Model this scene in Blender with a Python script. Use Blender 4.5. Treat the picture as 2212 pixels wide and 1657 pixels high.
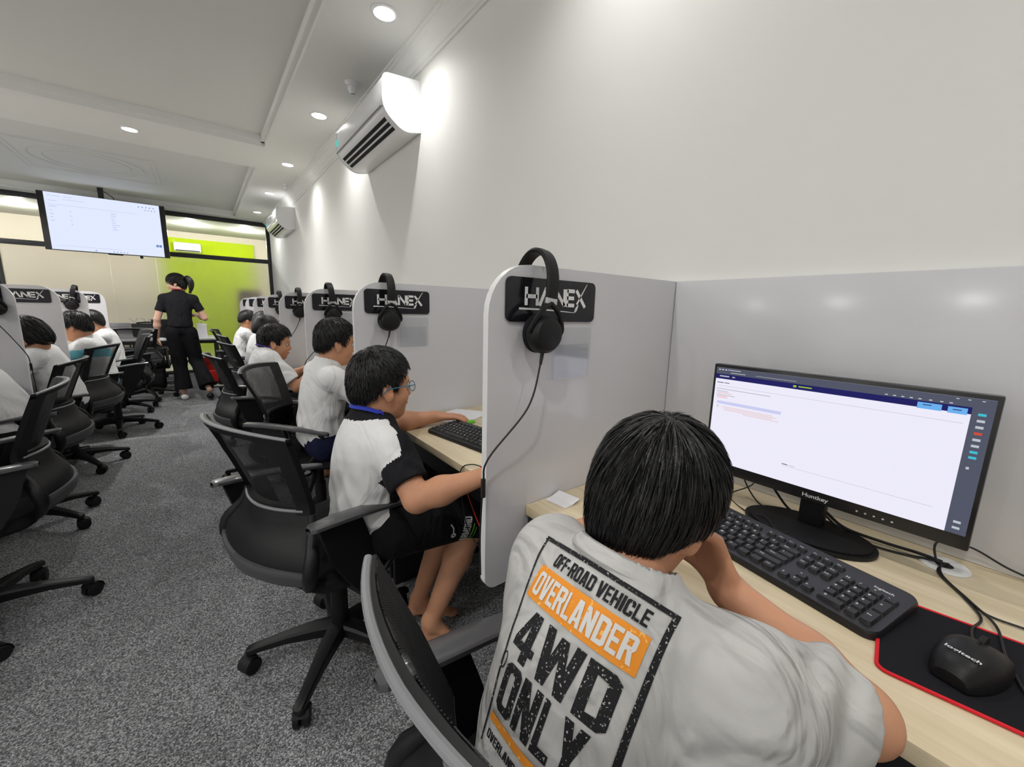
import bpy, bmesh, math, random
import numpy as np
from mathutils import Vector, Matrix
from mathutils.bvhtree import BVHTree

random.seed(7); rng = np.random.default_rng(7)
S = bpy.context.scene
COL = S.collection
for o in list(bpy.data.objects):
    bpy.data.objects.remove(o)

# ------------------------------------------------------------------ camera, world, light, exposure
cam = bpy.data.cameras.new('camera'); camo = bpy.data.objects.new('camera', cam); COL.objects.link(camo)
cam.sensor_fit = 'HORIZONTAL'; cam.sensor_width = 36.0; cam.lens = 870.0 / 2212.0 * 36.0; cam.clip_start = 0.02
CR = Vector((.795, -.606, .024)).normalized(); CF = Vector((.600, .780, -.177)); CF = (CF - CR * CF.dot(CR)).normalized(); CU = CR.cross(CF)
camo.matrix_world = Matrix(((CR.x, CU.x, -CF.x, 0), (CR.y, CU.y, -CF.y, 0), (CR.z, CU.z, -CF.z, 1.2), (0, 0, 0, 1)))
S.camera = camo
wd = bpy.data.worlds.new('world'); S.world = wd; wd.use_nodes = True
wd.node_tree.nodes['Background'].inputs[0].default_value = (.9, .95, 1, 1); wd.node_tree.nodes['Background'].inputs[1].default_value = .3
S.view_settings.view_transform = 'Standard'; S.view_settings.look = 'None'; S.view_settings.gamma = 1.0
S.view_settings.use_curve_mapping = False; S.view_settings.exposure = EXPOSURE = 0.36
S.cycles.max_bounces = 7; S.cycles.diffuse_bounces = 4; S.cycles.glossy_bounces = 3; S.cycles.transmission_bounces = 5
S.cycles.transparent_max_bounces = 12; S.cycles.caustics_reflective = False; S.cycles.caustics_refractive = False
S.cycles.use_denoising = True; S.cycles.sample_clamp_indirect = 6.0; S.cycles.use_adaptive_sampling = True; S.cycles.adaptive_threshold = .03
LAMP_W = 46.0
SOFFIT = 2.67
LAMP_SPOTS = [(.875, 2.27 + 1.425 * k) for k in range(-2, 5)]  # the first lamp, out of view, is added to brighten the near desk
BEAM_AND_FILL_SPOTS = [(-.345, 5.06), (-1.6, 5.06), (-.345, -.05), (-1.6, -.05), (-2.95, 5.06)]  # first one is in view; the others are unseen lamps added as fill
LEFT_FILL_SPOTS = [(-2.95, 2.27 + 1.425 * k) for k in (-3, -2, -1, 0, 1, 3, 4)]  # unseen row added as soft fill from the left
NEXT_SPOTS = [(-2.2, 10.3), (-1.1, 10.3), (0., 10.3), (.9, 10.3), (-.5, 11.6), (.6, 11.6), (-1.7, 11.6), (-3.4, 10.6)]
def spot(x, y, z, w, color=(1, .985, .96)):
    l = bpy.data.lights.new('downlight_lamp', 'SPOT'); l.energy = w; l.spot_size = math.radians(168); l.spot_blend = .9
    l.shadow_soft_size = .035; l.color = color
    o = bpy.data.objects.new('downlight_lamp', l); o.location = (x, y, z); COL.objects.link(o); o['kind'] = 'helper'
    return o
for (x, y) in LAMP_SPOTS:
    l = spot(x, y, SOFFIT - .012, LAMP_W * .44).data; l.spot_size = math.radians(140); l.spot_blend = 1.
for (x, y) in BEAM_AND_FILL_SPOTS + LEFT_FILL_SPOTS: spot(x, y, SOFFIT - .012, LAMP_W * (1.8 if y > .5 else .7))
for (x, y) in NEXT_SPOTS:
    l = spot(x, y, 2.50, 17).data; l.type = 'POINT'

# ------------------------------------------------------------------ materials
MAT = {}
def mat(name, col, rough=.5, spec=.5, metal=0., var=0., vscale=8., bump=0., bscale=120., emit=None, estr=0., trans=0., ior=1.45, coat=0., sheen=0., sss=0.):
    m = bpy.data.materials.new(name); m.use_nodes = True; nt = m.node_tree; b = nt.nodes['Principled BSDF']
    b.inputs['Base Color'].default_value = (*col, 1); b.inputs['Roughness'].default_value = rough
    b.inputs['Specular IOR Level'].default_value = spec; b.inputs['Metallic'].default_value = metal; b.inputs['IOR'].default_value = ior
    b.inputs['Transmission Weight'].default_value = trans; b.inputs['Coat Weight'].default_value = coat
    if sheen: b.inputs['Sheen Weight'].default_value = sheen
    if sss:
        b.inputs['Subsurface Weight'].default_value = sss; b.inputs['Subsurface Radius'].default_value = (.01, .004, .002); b.inputs['Subsurface Scale'].default_value = 1.
    if emit: b.inputs['Emission Color'].default_value = (*emit, 1); b.inputs['Emission Strength'].default_value = estr
    tc = nt.nodes.new('ShaderNodeTexCoord')
    if var > 0:
        n = nt.nodes.new('ShaderNodeTexNoise'); n.inputs['Scale'].default_value = vscale; n.inputs['Detail'].default_value = 4
        nt.links.new(tc.outputs['Object'], n.inputs['Vector'])
        mx = nt.nodes.new('ShaderNodeMix'); mx.data_type = 'RGBA'
        mx.inputs['A'].default_value = (*[c * (1 - var) for c in col], 1); mx.inputs['B'].default_value = (*[min(1, c * (1 + var)) for c in col], 1)
        nt.links.new(n.outputs['Fac'], mx.inputs['Factor']); nt.links.new(mx.outputs['Result'], b.inputs['Base Color'])
    if bump > 0:
        n = nt.nodes.new('ShaderNodeTexNoise'); n.inputs['Scale'].default_value = bscale; n.inputs['Detail'].default_value = 3
        nt.links.new(tc.outputs['Object'], n.inputs['Vector'])
        bp = nt.nodes.new('ShaderNodeBump'); bp.inputs['Strength'].default_value = bump; bp.inputs['Distance'].default_value = .004
        nt.links.new(n.outputs['Fac'], bp.inputs['Height']); nt.links.new(bp.outputs['Normal'], b.inputs['Normal'])
    MAT[name] = m
    return m
def emis(name, col, s):
    return mat(name, (0, 0, 0), .5, 0., emit=col, estr=s)
def emis_s(n, c, k): return emis(n, c, k * .76)
def lin(r, g, b): return tuple(((c / 255 + .055) / 1.055) ** 2.4 if c > 10 else c / 255 / 12.92 for c in (r, g, b))

mat('wall_paint', (.86, .86, .83), .75, .25, bump=.03, bscale=60)
mat('ceiling_paint', (.83, .835, .815), .7, .3)
mat('tray_paint', (.74, .745, .725), .75, .25)  # ceiling paint darkened to stand for the dim light inside the trays
mat('plaster_line', (.66, .67, .64), .8, .2)
mat('laminate_white', (.67, .67, .70), .16, .5, var=.01, vscale=3)
mat('laminate_edge', (.84, .84, .84), .3, .5)
mat('lumbar_grey', (.075, .076, .08), .5, .3)
mat('black_plastic', (.009, .009, .010), .45, .35, bump=.05, bscale=500)
mat('dark_plastic', (.011, .011, .012), .5, .3, bump=.06, bscale=400)
mat('grey_plastic', (.22, .225, .235), .38, .5)
mat('arm_plastic', (.075, .075, .08), .30, .6, coat=.3)
mat('black_metal', (.012, .012, .013), .45, .5)
mat('black_fabric', (.014, .014, .016), .9, .2, var=.25, vscale=200, bump=.2, bscale=700, sheen=.0)
mat('sign_black', (.012, .012, .016), .12, .5)
mat('sign_white', (.85, .85, .85), .5, .4)
mat('ac_white', (.86, .86, .88), .25, .5)
mat('ac_dark', (.01, .01, .012), .6, .3)
mat('ac_vane', (.70, .70, .72), .35, .5)
mat('screen_panel', (.02, .02, .022), .25, .5)
mat('chrome', (.6, .6, .6), .25, .5, metal=1.)
mat('skin', lin(205, 150, 118), .5, .35, var=.06, vscale=25, bump=.03, bscale=300, sss=.12)
mat('skin_pale', lin(222, 178, 155), .5, .35, var=.05, vscale=25, sss=.12)
mat('lip', lin(178, 105, 92), .4, .4)
mat('eye_white', (.5, .48, .46), .2, .5)
mat('eye_dark', (.012, .008, .006), .1, .6)
mat('hair_black', (.0075, .007, .0075), .38, .5, bump=.25, bscale=260)
def cloth(name, col, f=.5, sc=6.):
    m = mat(name, col, .85, .2, var=.02, vscale=14); nt = m.node_tree; L = nt.links.new; b = nt.nodes['Principled BSDF']
    tc = nt.nodes.new('ShaderNodeTexCoord'); n = nt.nodes.new('ShaderNodeTexNoise'); n.inputs['Scale'].default_value = sc; n.inputs['Detail'].default_value = 2.5; n.inputs['Distortion'].default_value = 1.6
    mp = nt.nodes.new('ShaderNodeMapping'); mp.inputs['Rotation'].default_value = (.5, .3, .6); mp.inputs['Scale'].default_value = (1.9, 1., .75); L(tc.outputs['Object'], mp.inputs[0]); L(mp.outputs[0], n.inputs['Vector'])
    w = nt.nodes.new('ShaderNodeTexNoise'); w.inputs['Scale'].default_value = 900; L(tc.outputs['Object'], w.inputs['Vector'])
    b1_ = nt.nodes.new('ShaderNodeBump'); b1_.inputs['Strength'].default_value = f; b1_.inputs['Distance'].default_value = .035; L(n.outputs['Fac'], b1_.inputs['Height'])
    b2_ = nt.nodes.new('ShaderNodeBump'); b2_.inputs['Strength'].default_value = .15; b2_.inputs['Distance'].default_value = .001; L(w.outputs['Fac'], b2_.inputs['Height']); L(b1_.outputs['Normal'], b2_.inputs['Normal']); L(b2_.outputs['Normal'], b.inputs['Normal'])
cloth('shirt_white', (.84, .84, .84)); cloth('shirt_grey_white', (.53, .522, .51), .8, 7.); cloth('shirt_black', (.014, .014, .017)); cloth('cloth_navy', (.010, .013, .04)); cloth('cloth_black', (.008, .008, .010))
mat('teal_dye', lin(120, 196, 210), .85, .2, var=.3, vscale=20)
mat('ribbon_blue', lin(46, 62, 178), .6, .3)
mat('ribbon_purple', lin(88, 62, 160), .6, .3)
mat('ribbon_red', lin(150, 40, 40), .6, .3)
mat('paper', (.82, .82, .84), .7, .3)
mat('green_plastic', lin(110, 205, 60), .4, .5)
mat('red_fabric', lin(205, 50, 42), .75, .3, var=.1, vscale=20, bump=.1, bscale=80)
mat('red_edge', lin(222, 36, 48), .7, .3)
mat('mousepad_cloth', (.012, .012, .015), .9, .2, var=.2, vscale=300)
mat('cable_black', (.012, .012, .012), .45, .5)
mat('silver', (.62, .62, .63), .35, .5, metal=.8)
mat('mullion_black', (.022, .024, .028), .45, .5)
mat('table_white', (.80, .80, .79), .35, .5)
mat('next_wall', lin(240, 230, 212), .8, .2)
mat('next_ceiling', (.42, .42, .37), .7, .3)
mat('next_green', lin(196, 222, 12), .7, .3)
mat('next_floor', (.8, .8, .78), .4, .5)
mat('next_brown', lin(190, 165, 140), .7, .3)
mat('key_black', (.016, .016, .018), .45, .5)
mat('kb_body', (.014, .014, .016), .38, .5)
mat('print_white', (.72, .72, .72), .6, .3)
mat('glasses_frame', lin(60, 120, 150), .25, .5)
mat('seam_bright', (.85, .85, .80), .3, .5)
mat('etched', (.62, .62, .58), .5, .3)
mat('red_cable', lin(170, 40, 36), .5, .4)
emis('lamp_glow', (1, .985, .95), 12.)
emis_s('scr_white', lin(240, 238, 253), 1.); emis_s('scr_dark', lin(84, 88, 104), 1.); emis_s('scr_navy', lin(38, 36, 98), 1.)
emis_s('scr_blue', lin(110, 178, 240), 1.); emis_s('scr_grey', lin(196, 192, 206), 1.); emis_s('scr_red', lin(232, 190, 186), 1.); emis_s('scr_hl', lin(205, 208, 244), 1.)
emis_s('scr_icon', lin(190, 196, 205), 1.); emis_s('scr_iconred', lin(214, 80, 60), 1.); emis_s('scr_iconteal', lin(70, 190, 214), 1.); emis_s('scr_green', lin(160, 200, 70), 1.); emis_s('scr_ink', lin(70, 70, 84), 1.)
emis('tv_white', lin(226, 234, 255), .78); emis('tv_grey', lin(178, 182, 214), 1.); emis('tv_blue', lin(96, 120, 170), 1.); emis('ac_led', lin(90, 200, 190), .8)

def carpet():
    m = bpy.data.materials.new('carpet'); m.use_nodes = True; nt = m.node_tree; b = nt.nodes['Principled BSDF']; L = nt.links.new
    tc = nt.nodes.new('ShaderNodeTexCoord')
    n = nt.nodes.new('ShaderNodeTexNoise'); n.inputs['Scale'].default_value = 190; n.inputs['Detail'].default_value = 3; n.inputs['Roughness'].default_value = .75
    n2 = nt.nodes.new('ShaderNodeTexVoronoi'); n2.inputs['Scale'].default_value = 270
    n3 = nt.nodes.new('ShaderNodeTexNoise'); n3.inputs['Scale'].default_value = 1.3; n3.inputs['Detail'].default_value = 2
    for q in (n, n2, n3): L(tc.outputs['Object'], q.inputs['Vector'])
    sp = nt.nodes.new('ShaderNodeSeparateColor'); L(n2.outputs['Color'], sp.inputs[0])
    a = nt.nodes.new('ShaderNodeMath'); a.operation = 'MULTIPLY_ADD'; L(sp.outputs[0], a.inputs[0]); a.inputs[1].default_value = .42; L(n.outputs['Fac'], a.inputs[2])
    r = nt.nodes.new('ShaderNodeValToRGB'); e = r.color_ramp.elements
    e[0].position = .38; e[0].color = (.048, .049, .053, 1); e[1].position = 1.0; e[1].color = (.74, .75, .77, 1)
    k = e.new(.68); k.color = (.215, .219, .227, 1)
    L(a.outputs[0], r.inputs[0])
    mx = nt.nodes.new('ShaderNodeMix'); mx.data_type = 'RGBA'; mx.blend_type = 'MULTIPLY'; mx.inputs['Factor'].default_value = .25
    L(r.outputs[0], mx.inputs['A']); L(n3.outputs['Fac'], mx.inputs['B']); L(mx.outputs['Result'], b.inputs['Base Color'])
    bp = nt.nodes.new('ShaderNodeBump'); bp.inputs['Strength'].default_value = .8; bp.inputs['Distance'].default_value = .006
    L(a.outputs[0], bp.inputs['Height']); L(bp.outputs['Normal'], b.inputs['Normal'])
    b.inputs['Roughness'].default_value = .95; b.inputs['Specular IOR Level'].default_value = .1
    MAT['carpet'] = m
carpet()
def wood():
    m = bpy.data.materials.new('desk_wood'); m.use_nodes = True; nt = m.node_tree; b = nt.nodes['Principled BSDF']; L = nt.links.new
    tc = nt.nodes.new('ShaderNodeTexCoord'); mp = nt.nodes.new('ShaderNodeMapping'); mp.inputs['Scale'].default_value = (16, 1.1, 16)
    L(tc.outputs['Object'], mp.inputs[0])
    n = nt.nodes.new('ShaderNodeTexNoise'); n.inputs['Scale'].default_value = 1.0; n.inputs['Detail'].default_value = 5; n.inputs['Distortion'].default_value = .6
    L(mp.outputs[0], n.inputs['Vector'])
    n2 = nt.nodes.new('ShaderNodeTexNoise'); n2.inputs['Scale'].default_value = 7.0; n2.inputs['Detail'].default_value = 4; L(mp.outputs[0], n2.inputs['Vector'])
    r = nt.nodes.new('ShaderNodeValToRGB'); e = r.color_ramp.elements
    e[0].position = .36; e[0].color = (*lin(216, 198, 162), 1); e[1].position = .62; e[1].color = (*lin(240, 224, 192), 1)
    L(n.outputs['Fac'], r.inputs[0])
    mx = nt.nodes.new('ShaderNodeMix'); mx.data_type = 'RGBA'; mx.blend_type = 'MULTIPLY'; mx.inputs['Factor'].default_value = .22
    L(r.outputs[0], mx.inputs['A']); L(n2.outputs['Fac'], mx.inputs['B']); L(mx.outputs['Result'], b.inputs['Base Color'])
    b.inputs['Roughness'].default_value = .38; b.inputs['Specular IOR Level'].default_value = .4
    MAT['desk_wood'] = m
wood()
def mesh_fabric():
    m = bpy.data.materials.new('chair_mesh'); m.use_nodes = True; nt = m.node_tree; b = nt.nodes['Principled BSDF']; L = nt.links.new
    b.inputs['Base Color'].default_value = (.016, .016, .018, 1); b.inputs['Roughness'].default_value = .6
    tc = nt.nodes.new('ShaderNodeTexCoord'); sp = nt.nodes.new('ShaderNodeSeparateXYZ'); L(tc.outputs['Object'], sp.inputs[0])
    def fr(sock, pitch, off):
        a = nt.nodes.new('ShaderNodeMath'); a.operation = 'MULTIPLY_ADD'; L(sock, a.inputs[0]); a.inputs[1].default_value = 1 / pitch; a.inputs[2].default_value = off
        f = nt.nodes.new('ShaderNodeMath'); f.operation = 'PINGPONG'; L(a.outputs[0], f.inputs[0]); f.inputs[1].default_value = .5
        return f.outputs[0]
    a = fr(sp.outputs[1], .0042, 0.); c = fr(sp.outputs[2], .0042, 0.)
    mm = nt.nodes.new('ShaderNodeMath'); mm.operation = 'MINIMUM'; L(a, mm.inputs[0]); L(c, mm.inputs[1])
    g = nt.nodes.new('ShaderNodeMath'); g.operation = 'GREATER_THAN'; L(mm.outputs[0], g.inputs[0]); g.inputs[1].default_value = .155
    t = nt.nodes.new('ShaderNodeBsdfTransparent'); ms = nt.nodes.new('ShaderNodeMixShader')
    L(g.outputs[0], ms.inputs[0]); L(b.outputs[0], ms.inputs[1]); L(t.outputs[0], ms.inputs[2]); L(ms.outputs[0], nt.nodes['Material Output'].inputs[0])
    MAT['chair_mesh'] = m
mesh_fabric()
def glassy(name, tint, gloss, rough=.03):
    m = bpy.data.materials.new(name); m.use_nodes = True; nt = m.node_tree; L = nt.links.new
    nt.nodes.remove(nt.nodes['Principled BSDF'])
    t = nt.nodes.new('ShaderNodeBsdfTransparent'); t.inputs[0].default_value = (*tint, 1)
    g = nt.nodes.new('ShaderNodeBsdfGlossy'); g.inputs['Roughness'].default_value = rough
    f = nt.nodes.new('ShaderNodeFresnel'); f.inputs[0].default_value = 1.5
    mu = nt.nodes.new('ShaderNodeMath'); mu.operation = 'MULTIPLY'; L(f.outputs[0], mu.inputs[0]); mu.inputs[1].default_value = gloss
    ms = nt.nodes.new('ShaderNodeMixShader'); L(mu.outputs[0], ms.inputs[0]); L(t.outputs[0], ms.inputs[1]); L(g.outputs[0], ms.inputs[2])
    L(ms.outputs[0], nt.nodes['Material Output'].inputs[0]); MAT[name] = m
glassy('clear_glass', (.98, .99, .98), .35)
def acrylic():
    m = bpy.data.materials.new('acrylic'); m.use_nodes = True; nt = m.node_tree; L = nt.links.new
    nt.nodes.remove(nt.nodes['Principled BSDF'])
    t = nt.nodes.new('ShaderNodeBsdfTransparent'); t.inputs[0].default_value = (.975, .98, .985, 1)
    g = nt.nodes.new('ShaderNodeBsdfGlossy'); g.inputs['Roughness'].default_value = .08
    ms = nt.nodes.new('ShaderNodeMixShader'); ms.inputs[0].default_value = .05; L(t.outputs[0], ms.inputs[1]); L(g.outputs[0], ms.inputs[2])
    L(ms.outputs[0], nt.nodes['Material Output'].inputs[0]); MAT['acrylic'] = m
acrylic()
def frosted():
    m = bpy.data.materials.new('frosted_film'); m.use_nodes = True; nt = m.node_tree; L = nt.links.new
    nt.nodes.remove(nt.nodes['Principled BSDF'])
    r = nt.nodes.new('ShaderNodeBsdfRefraction'); r.inputs['Roughness'].default_value = .5; r.inputs['IOR'].default_value = 1.22; r.inputs[0].default_value = (.97, .97, .95, 1)
    d = nt.nodes.new('ShaderNodeBsdfDiffuse'); d.inputs[0].default_value = (.62, .61, .57, 1)
    g = nt.nodes.new('ShaderNodeBsdfGlossy'); g.inputs['Roughness'].default_value = .12
    a = nt.nodes.new('ShaderNodeMixShader'); a.inputs[0].default_value = .16; L(r.outputs[0], a.inputs[1]); L(d.outputs[0], a.inputs[2])
    f = nt.nodes.new('ShaderNodeMixShader'); f.inputs[0].default_value = .05; L(a.outputs[0], f.inputs[1]); L(g.outputs[0], f.inputs[2])
    L(f.outputs[0], nt.nodes['Material Output'].inputs[0]); MAT['frosted_film'] = m
frosted()
def distress(name, col, under, thr, sc):
    m = mat(name, col, .75, .25); nt = m.node_tree; b = nt.nodes['Principled BSDF']; L = nt.links.new
    tc = nt.nodes.new('ShaderNodeTexCoord'); n = nt.nodes.new('ShaderNodeTexNoise'); n.inputs['Scale'].default_value = sc; n.inputs['Detail'].default_value = 5
    L(tc.outputs['Object'], n.inputs['Vector'])
    r = nt.nodes.new('ShaderNodeValToRGB'); e = r.color_ramp.elements; e[0].position = thr; e[0].color = (*col, 1); e[1].position = thr + .03; e[1].color = (*under, 1)
    L(n.outputs['Fac'], r.inputs[0]); L(r.outputs[0], b.inputs['Base Color'])
distress('print_black', (.018, .018, .02), (.53, .522, .51), .68, 420.)
distress('print_black_worn', (.018, .018, .02), (.53, .522, .51), .625, 380.)
distress('print_orange', lin(238, 150, 52), lin(250, 190, 110), .62, 180.)
distress('print_letter', (.70, .69, .67), lin(238, 170, 90), .66, 150.)

# ------------------------------------------------------------------ object helpers
def tag(o, label=None, cat=None, group=None, kind=None):
    if label: o['label'] = label
    if cat: o['category'] = cat
    if group: o['group'] = group
    if kind: o['kind'] = kind
    return o
def thing(name, label, cat, loc=(0, 0, 0), rotz=0., group=None):
    o = bpy.data.objects.new(name, None); o.empty_display_size = .05; COL.objects.link(o)
    o.location = loc; o.rotation_euler = (0, 0, rotz)
    return tag(o, label, cat, group)
def root_loc(p):
    v = Vector((0, 0, 0))
    while p is not None: v += p.location; p = p.parent
    return v
class MB:
    """collects shapes, links them as one mesh object"""
    def __init__(self): self.v = []; self.f = []; self.m = []
    def add(self, v, f, mi=0):
        n = len(self.v); self.v += [tuple(p) for p in v]; self.f += [tuple(i + n for i in q) for q in f]; self.m += [mi] * len(f)
        return self
    def box(self, lo, hi, b=0., mi=0, rot=None, seg=2):
        lo = Vector(lo); hi = Vector(hi); bm = bmesh.new(); bmesh.ops.create_cube(bm, size=1.0)
        for v in bm.verts: v.co = Vector(((lo[i] + hi[i]) / 2 + v.co[i] * (hi[i] - lo[i]) for i in range(3)))
        if b > 0: bmesh.ops.bevel(bm, geom=bm.edges[:] , offset=b, segments=seg, affect='EDGES', profile=.5)
        return self.bm(bm, mi, rot)
    def bm(self, bm, mi=0, rot=None):
        bm.verts.index_update(); vs = [rot @ v.co if rot is not None else v.co.copy() for v in bm.verts]
        self.add(vs, [[v.index for v in f.verts] for f in bm.faces], mi); bm.free(); return self
    def tube(self, pts, r, n=8, mi=0, sy=1., cap=True, closed=False):
        pts = [Vector(p) for p in pts]; N = len(pts); rr = r if isinstance(r, (list, tuple)) else [r] * N
        V = []; F = []; prev = None
        for i, p in enumerate(pts):
            a = pts[(i - 1) % N] if (closed or i) else p; b = pts[(i + 1) % N] if (closed or i < N - 1) else p
            t = (b - a).normalized()
            u = prev - t * prev.dot(t) if prev is not None else (Vector((0, 0, 1)) if abs(t.z) < .9 else Vector((1, 0, 0)))
            u = u - t * u.dot(t); u.normalize(); w = t.cross(u); prev = u
            for k in range(n):
                th = 2 * math.pi * k / n; V.append(p + u * (math.cos(th) * rr[i] * sy) + w * (math.sin(th) * rr[i]))
        for i in range(N if closed else N - 1):
            j = (i + 1) % N
            for k in range(n): F.append((i * n + k, i * n + (k + 1) % n, j * n + (k + 1) % n, j * n + k))
        if cap and not closed: F.append(tuple(range(n))[::-1]); F.append(tuple((N - 1) * n + k for k in range(n)))
        return self.add(V, F, mi)
    def cyl(self, c, r, h, axis=(0, 0, 1), n=20, r2=None, mi=0):
        c = Vector(c); a = Vector(axis).normalized() * h / 2
        return self.tube([c - a, c + a], [r, r if r2 is None else r2], n, mi)
    def lathe(self, prof, c=(0, 0, 0), n=24, mi=0, rot=None):
        V = []; F = []; c = Vector(c)
        for (r, z) in prof:
            for k in range(n):
                t = 2 * math.pi * k / n; p = Vector((r * math.cos(t), r * math.sin(t), z)); V.append((rot @ p if rot is not None else p) + c)
        for i in range(len(prof) - 1):
            for k in range(n): F.append((i * n + k, i * n + (k + 1) % n, (i + 1) * n + (k + 1) % n, (i + 1) * n + k))
        return self.add(V, F, mi)
    def prism(self, poly, o, u, w, d, mi=0):
        """polygon in the u,w plane at o, thickness vector d"""
        o = Vector(o); u = Vector(u); w = Vector(w); d = Vector(d); n = len(poly)
        A = [o + u * a + w * b for a, b in poly]; B = [p + d for p in A]
        F = [tuple(range(n)), tuple(range(2 * n - 1, n - 1, -1))] + [(i, i + n, (i + 1) % n + n, (i + 1) % n) for i in range(n)]
        return self.add(A + B, F, mi)
    def grid(self, P, mi=0, flip=False, wrap=False):
        R = len(P); Cn = len(P[0]); F = []
        for i in range(R - 1):
            for j in range(Cn - 1):
                q = (i * Cn + j, i * Cn + j + 1, (i + 1) * Cn + j + 1, (i + 1) * Cn + j); F.append(q[::-1] if flip else q)
        return self.add([p for r in P for p in r], F, mi)
    def mesh(self, name, mats, smooth=True, fixn=True, sharp=35):
        me = bpy.data.meshes.new(name); me.from_pydata([tuple(v) for v in self.v], [], self.f)
        for m in (mats if isinstance(mats, (list, tuple)) else [mats]): me.materials.append(MAT[m])
        if any(self.m): me.polygons.foreach_set('material_index', self.m)
        if fixn:
            bm = bmesh.new(); bm.from_mesh(me); bmesh.ops.recalc_face_normals(bm, faces=bm.faces[:]); bm.to_mesh(me); bm.free()
        if smooth:
            me.polygons.foreach_set('use_smooth', [True] * len(me.polygons))
            if sharp: me.set_sharp_from_angle(angle=math.radians(sharp))
        me.update(); return me
    def obj(self, name, mats, parent=None, world=True, **k):
        """world=True: coordinates are world coordinates, made relative to the parent's place"""
        if parent is not None and world:
            q = root_loc(parent); self.v = [(a - q.x, b - q.y, c - q.z) for a, b, c in self.v]
        o = bpy.data.objects.new(name, self.mesh(name, mats, **k)); COL.objects.link(o); o.parent = parent
        return o
def struct(o): o['kind'] = 'structure'; return o
def dup(root, loc, rotz=0., label=None, group=None, skip=()):
    r = root.copy(); COL.objects.link(r); r.location = loc; r.rotation_euler = (0, 0, rotz)
    if label: r['label'] = label
    if group: r['group'] = group
    for ch in list(root.children):
        if ch.name.split('.')[0] in skip: continue
        c = ch.copy(); COL.objects.link(c); c.parent = r
        for g in list(ch.children):
            d = g.copy(); COL.objects.link(d); d.parent = c
    return r
def rrect(w, h, r, n=6, rs=None):
    """rounded rectangle centred at 0; rs = radii (bl, br, tr, tl)"""
    rs = rs or (r, r, r, r); P = []
    for (cx, cy, a0, q) in ((-w / 2, -h / 2, 180, rs[0]), (w / 2, -h / 2, 270, rs[1]), (w / 2, h / 2, 0, rs[2]), (-w / 2, h / 2, 90, rs[3])):
        sx = 1 if cx < 0 else -1; sy = 1 if cy < 0 else -1
        for k in range(n + 1):
            t = math.radians(a0 + 90 * k / n); P.append((cx + sx * q + q * math.cos(t), cy + sy * q + q * math.sin(t)))
    return P
def spline(pts, n=8):
    P = [Vector(p) for p in pts]; P = [P[0] * 2 - P[1]] + P + [P[-1] * 2 - P[-2]]; out = []
    for i in range(1, len(P) - 2):
        a, b, c, d = P[i - 1:i + 3]
        for k in range(n):
            t = k / n; out.append(.5 * ((2 * b) + (c - a) * t + (2 * a - 5 * b + 4 * c - d) * t * t + (3 * b - a - 3 * c + d) * t ** 3))
    out.append(P[-2]); return out
_tx = {}
def text_mesh(s, bold=0., res=3):
    """flat letters of the built-in font: (verts xy normalised so cap height is 1, faces, width)"""
    key = (s, bold)
    if key in _tx: return _tx[key]
    cu = bpy.data.curves.new('text', 'FONT'); cu.body = s; cu.size = 1.; cu.offset = bold; cu.resolution_u = res; cu.fill_mode = 'FRONT'
    o = bpy.data.objects.new('text', cu); COL.objects.link(o); dg = bpy.context.evaluated_depsgraph_get()
    me = bpy.data.meshes.new_from_object(o.evaluated_get(dg)); bpy.data.objects.remove(o)
    V = [(v.co.x, v.co.y) for v in me.vertices]; F = [tuple(p.vertices) for p in me.polygons]; bpy.data.meshes.remove(me)
    x0 = min(a for a, b in V); x1 = max(a for a, b in V); caps = .729
    V = [((a - x0) / caps, b / caps) for a, b in V]
    _tx[key] = (V, F, (x1 - x0) / caps); return _tx[key]
def put_text(mb, s, o, u, w, height, width=None, bold=0., mi=0, off=(0, 0, 0), center=False):
    V, F, wd_ = text_mesh(s, bold); o = Vector(o); u = Vector(u).normalized(); w = Vector(w).normalized(); off = Vector(off)
    sx = height if width is None else width / wd_
    dx = -wd_ * sx / 2 if center else 0
    mb.add([o + off + u * (a * sx + dx) + w * (b * height) for a, b in V], F, mi)

# ------------------------------------------------------------------ room shell
XW = 1.142; YG = 8.95; XL = -3.6; YB = -2.2
def sbox(name, lo, hi, m, b=0.):
    return struct(MB().box(lo, hi, b).obj(name, m, smooth=b > 0))
sbox('floor', (XL - .1, YB - .1, -.1), (XW + .1, 13.0, 0), 'carpet')
sbox('wall_right', (XW, YB - .1, 0), (XW + .12, YG + .06, 3.0), 'wall_paint')
sbox('wall_left', (XL - .12, YB - .1, 0), (XL, YG + .06, 3.0), 'wall_paint')
sbox('wall_back', (XL, YB - .12, 0), (XW, YB, 3.0), 'wall_paint')
# ceiling: lowered soffit with two recessed trays
TX0, TX1 = -2.45, .625
TRAYS = [(-.0 + .35, 4.74), (5.49, 8.70)]
mb = MB()
def sof(x0, x1, y0, y1): mb.box((x0, y0, SOFFIT), (x1, y1, 2.98))
sof(TX1, XW, YB, YG + .06); sof(XL, TX0, YB, YG + .06); sof(TX0, TX1, YB, TRAYS[0][0]); sof(TX0, TX1, TRAYS[0][1], TRAYS[1][0]); sof(TX0, TX1, TRAYS[1][1], YG + .06)
for (a, b) in TRAYS:      # the stepped lip set back inside each tray
    z0, z1, s = SOFFIT + .035, 2.98, .028
    for q in ((TX0, a, TX0 + s, b), (TX1 - s, a, TX1, b), (TX0, a, TX1, a + s), (TX0, b - s, TX1, b)):
        mb.box((q[0], q[1], z0), (q[2], q[3], z1))
ce = struct(mb.obj('ceiling', 'ceiling_paint', smooth=False))
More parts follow.
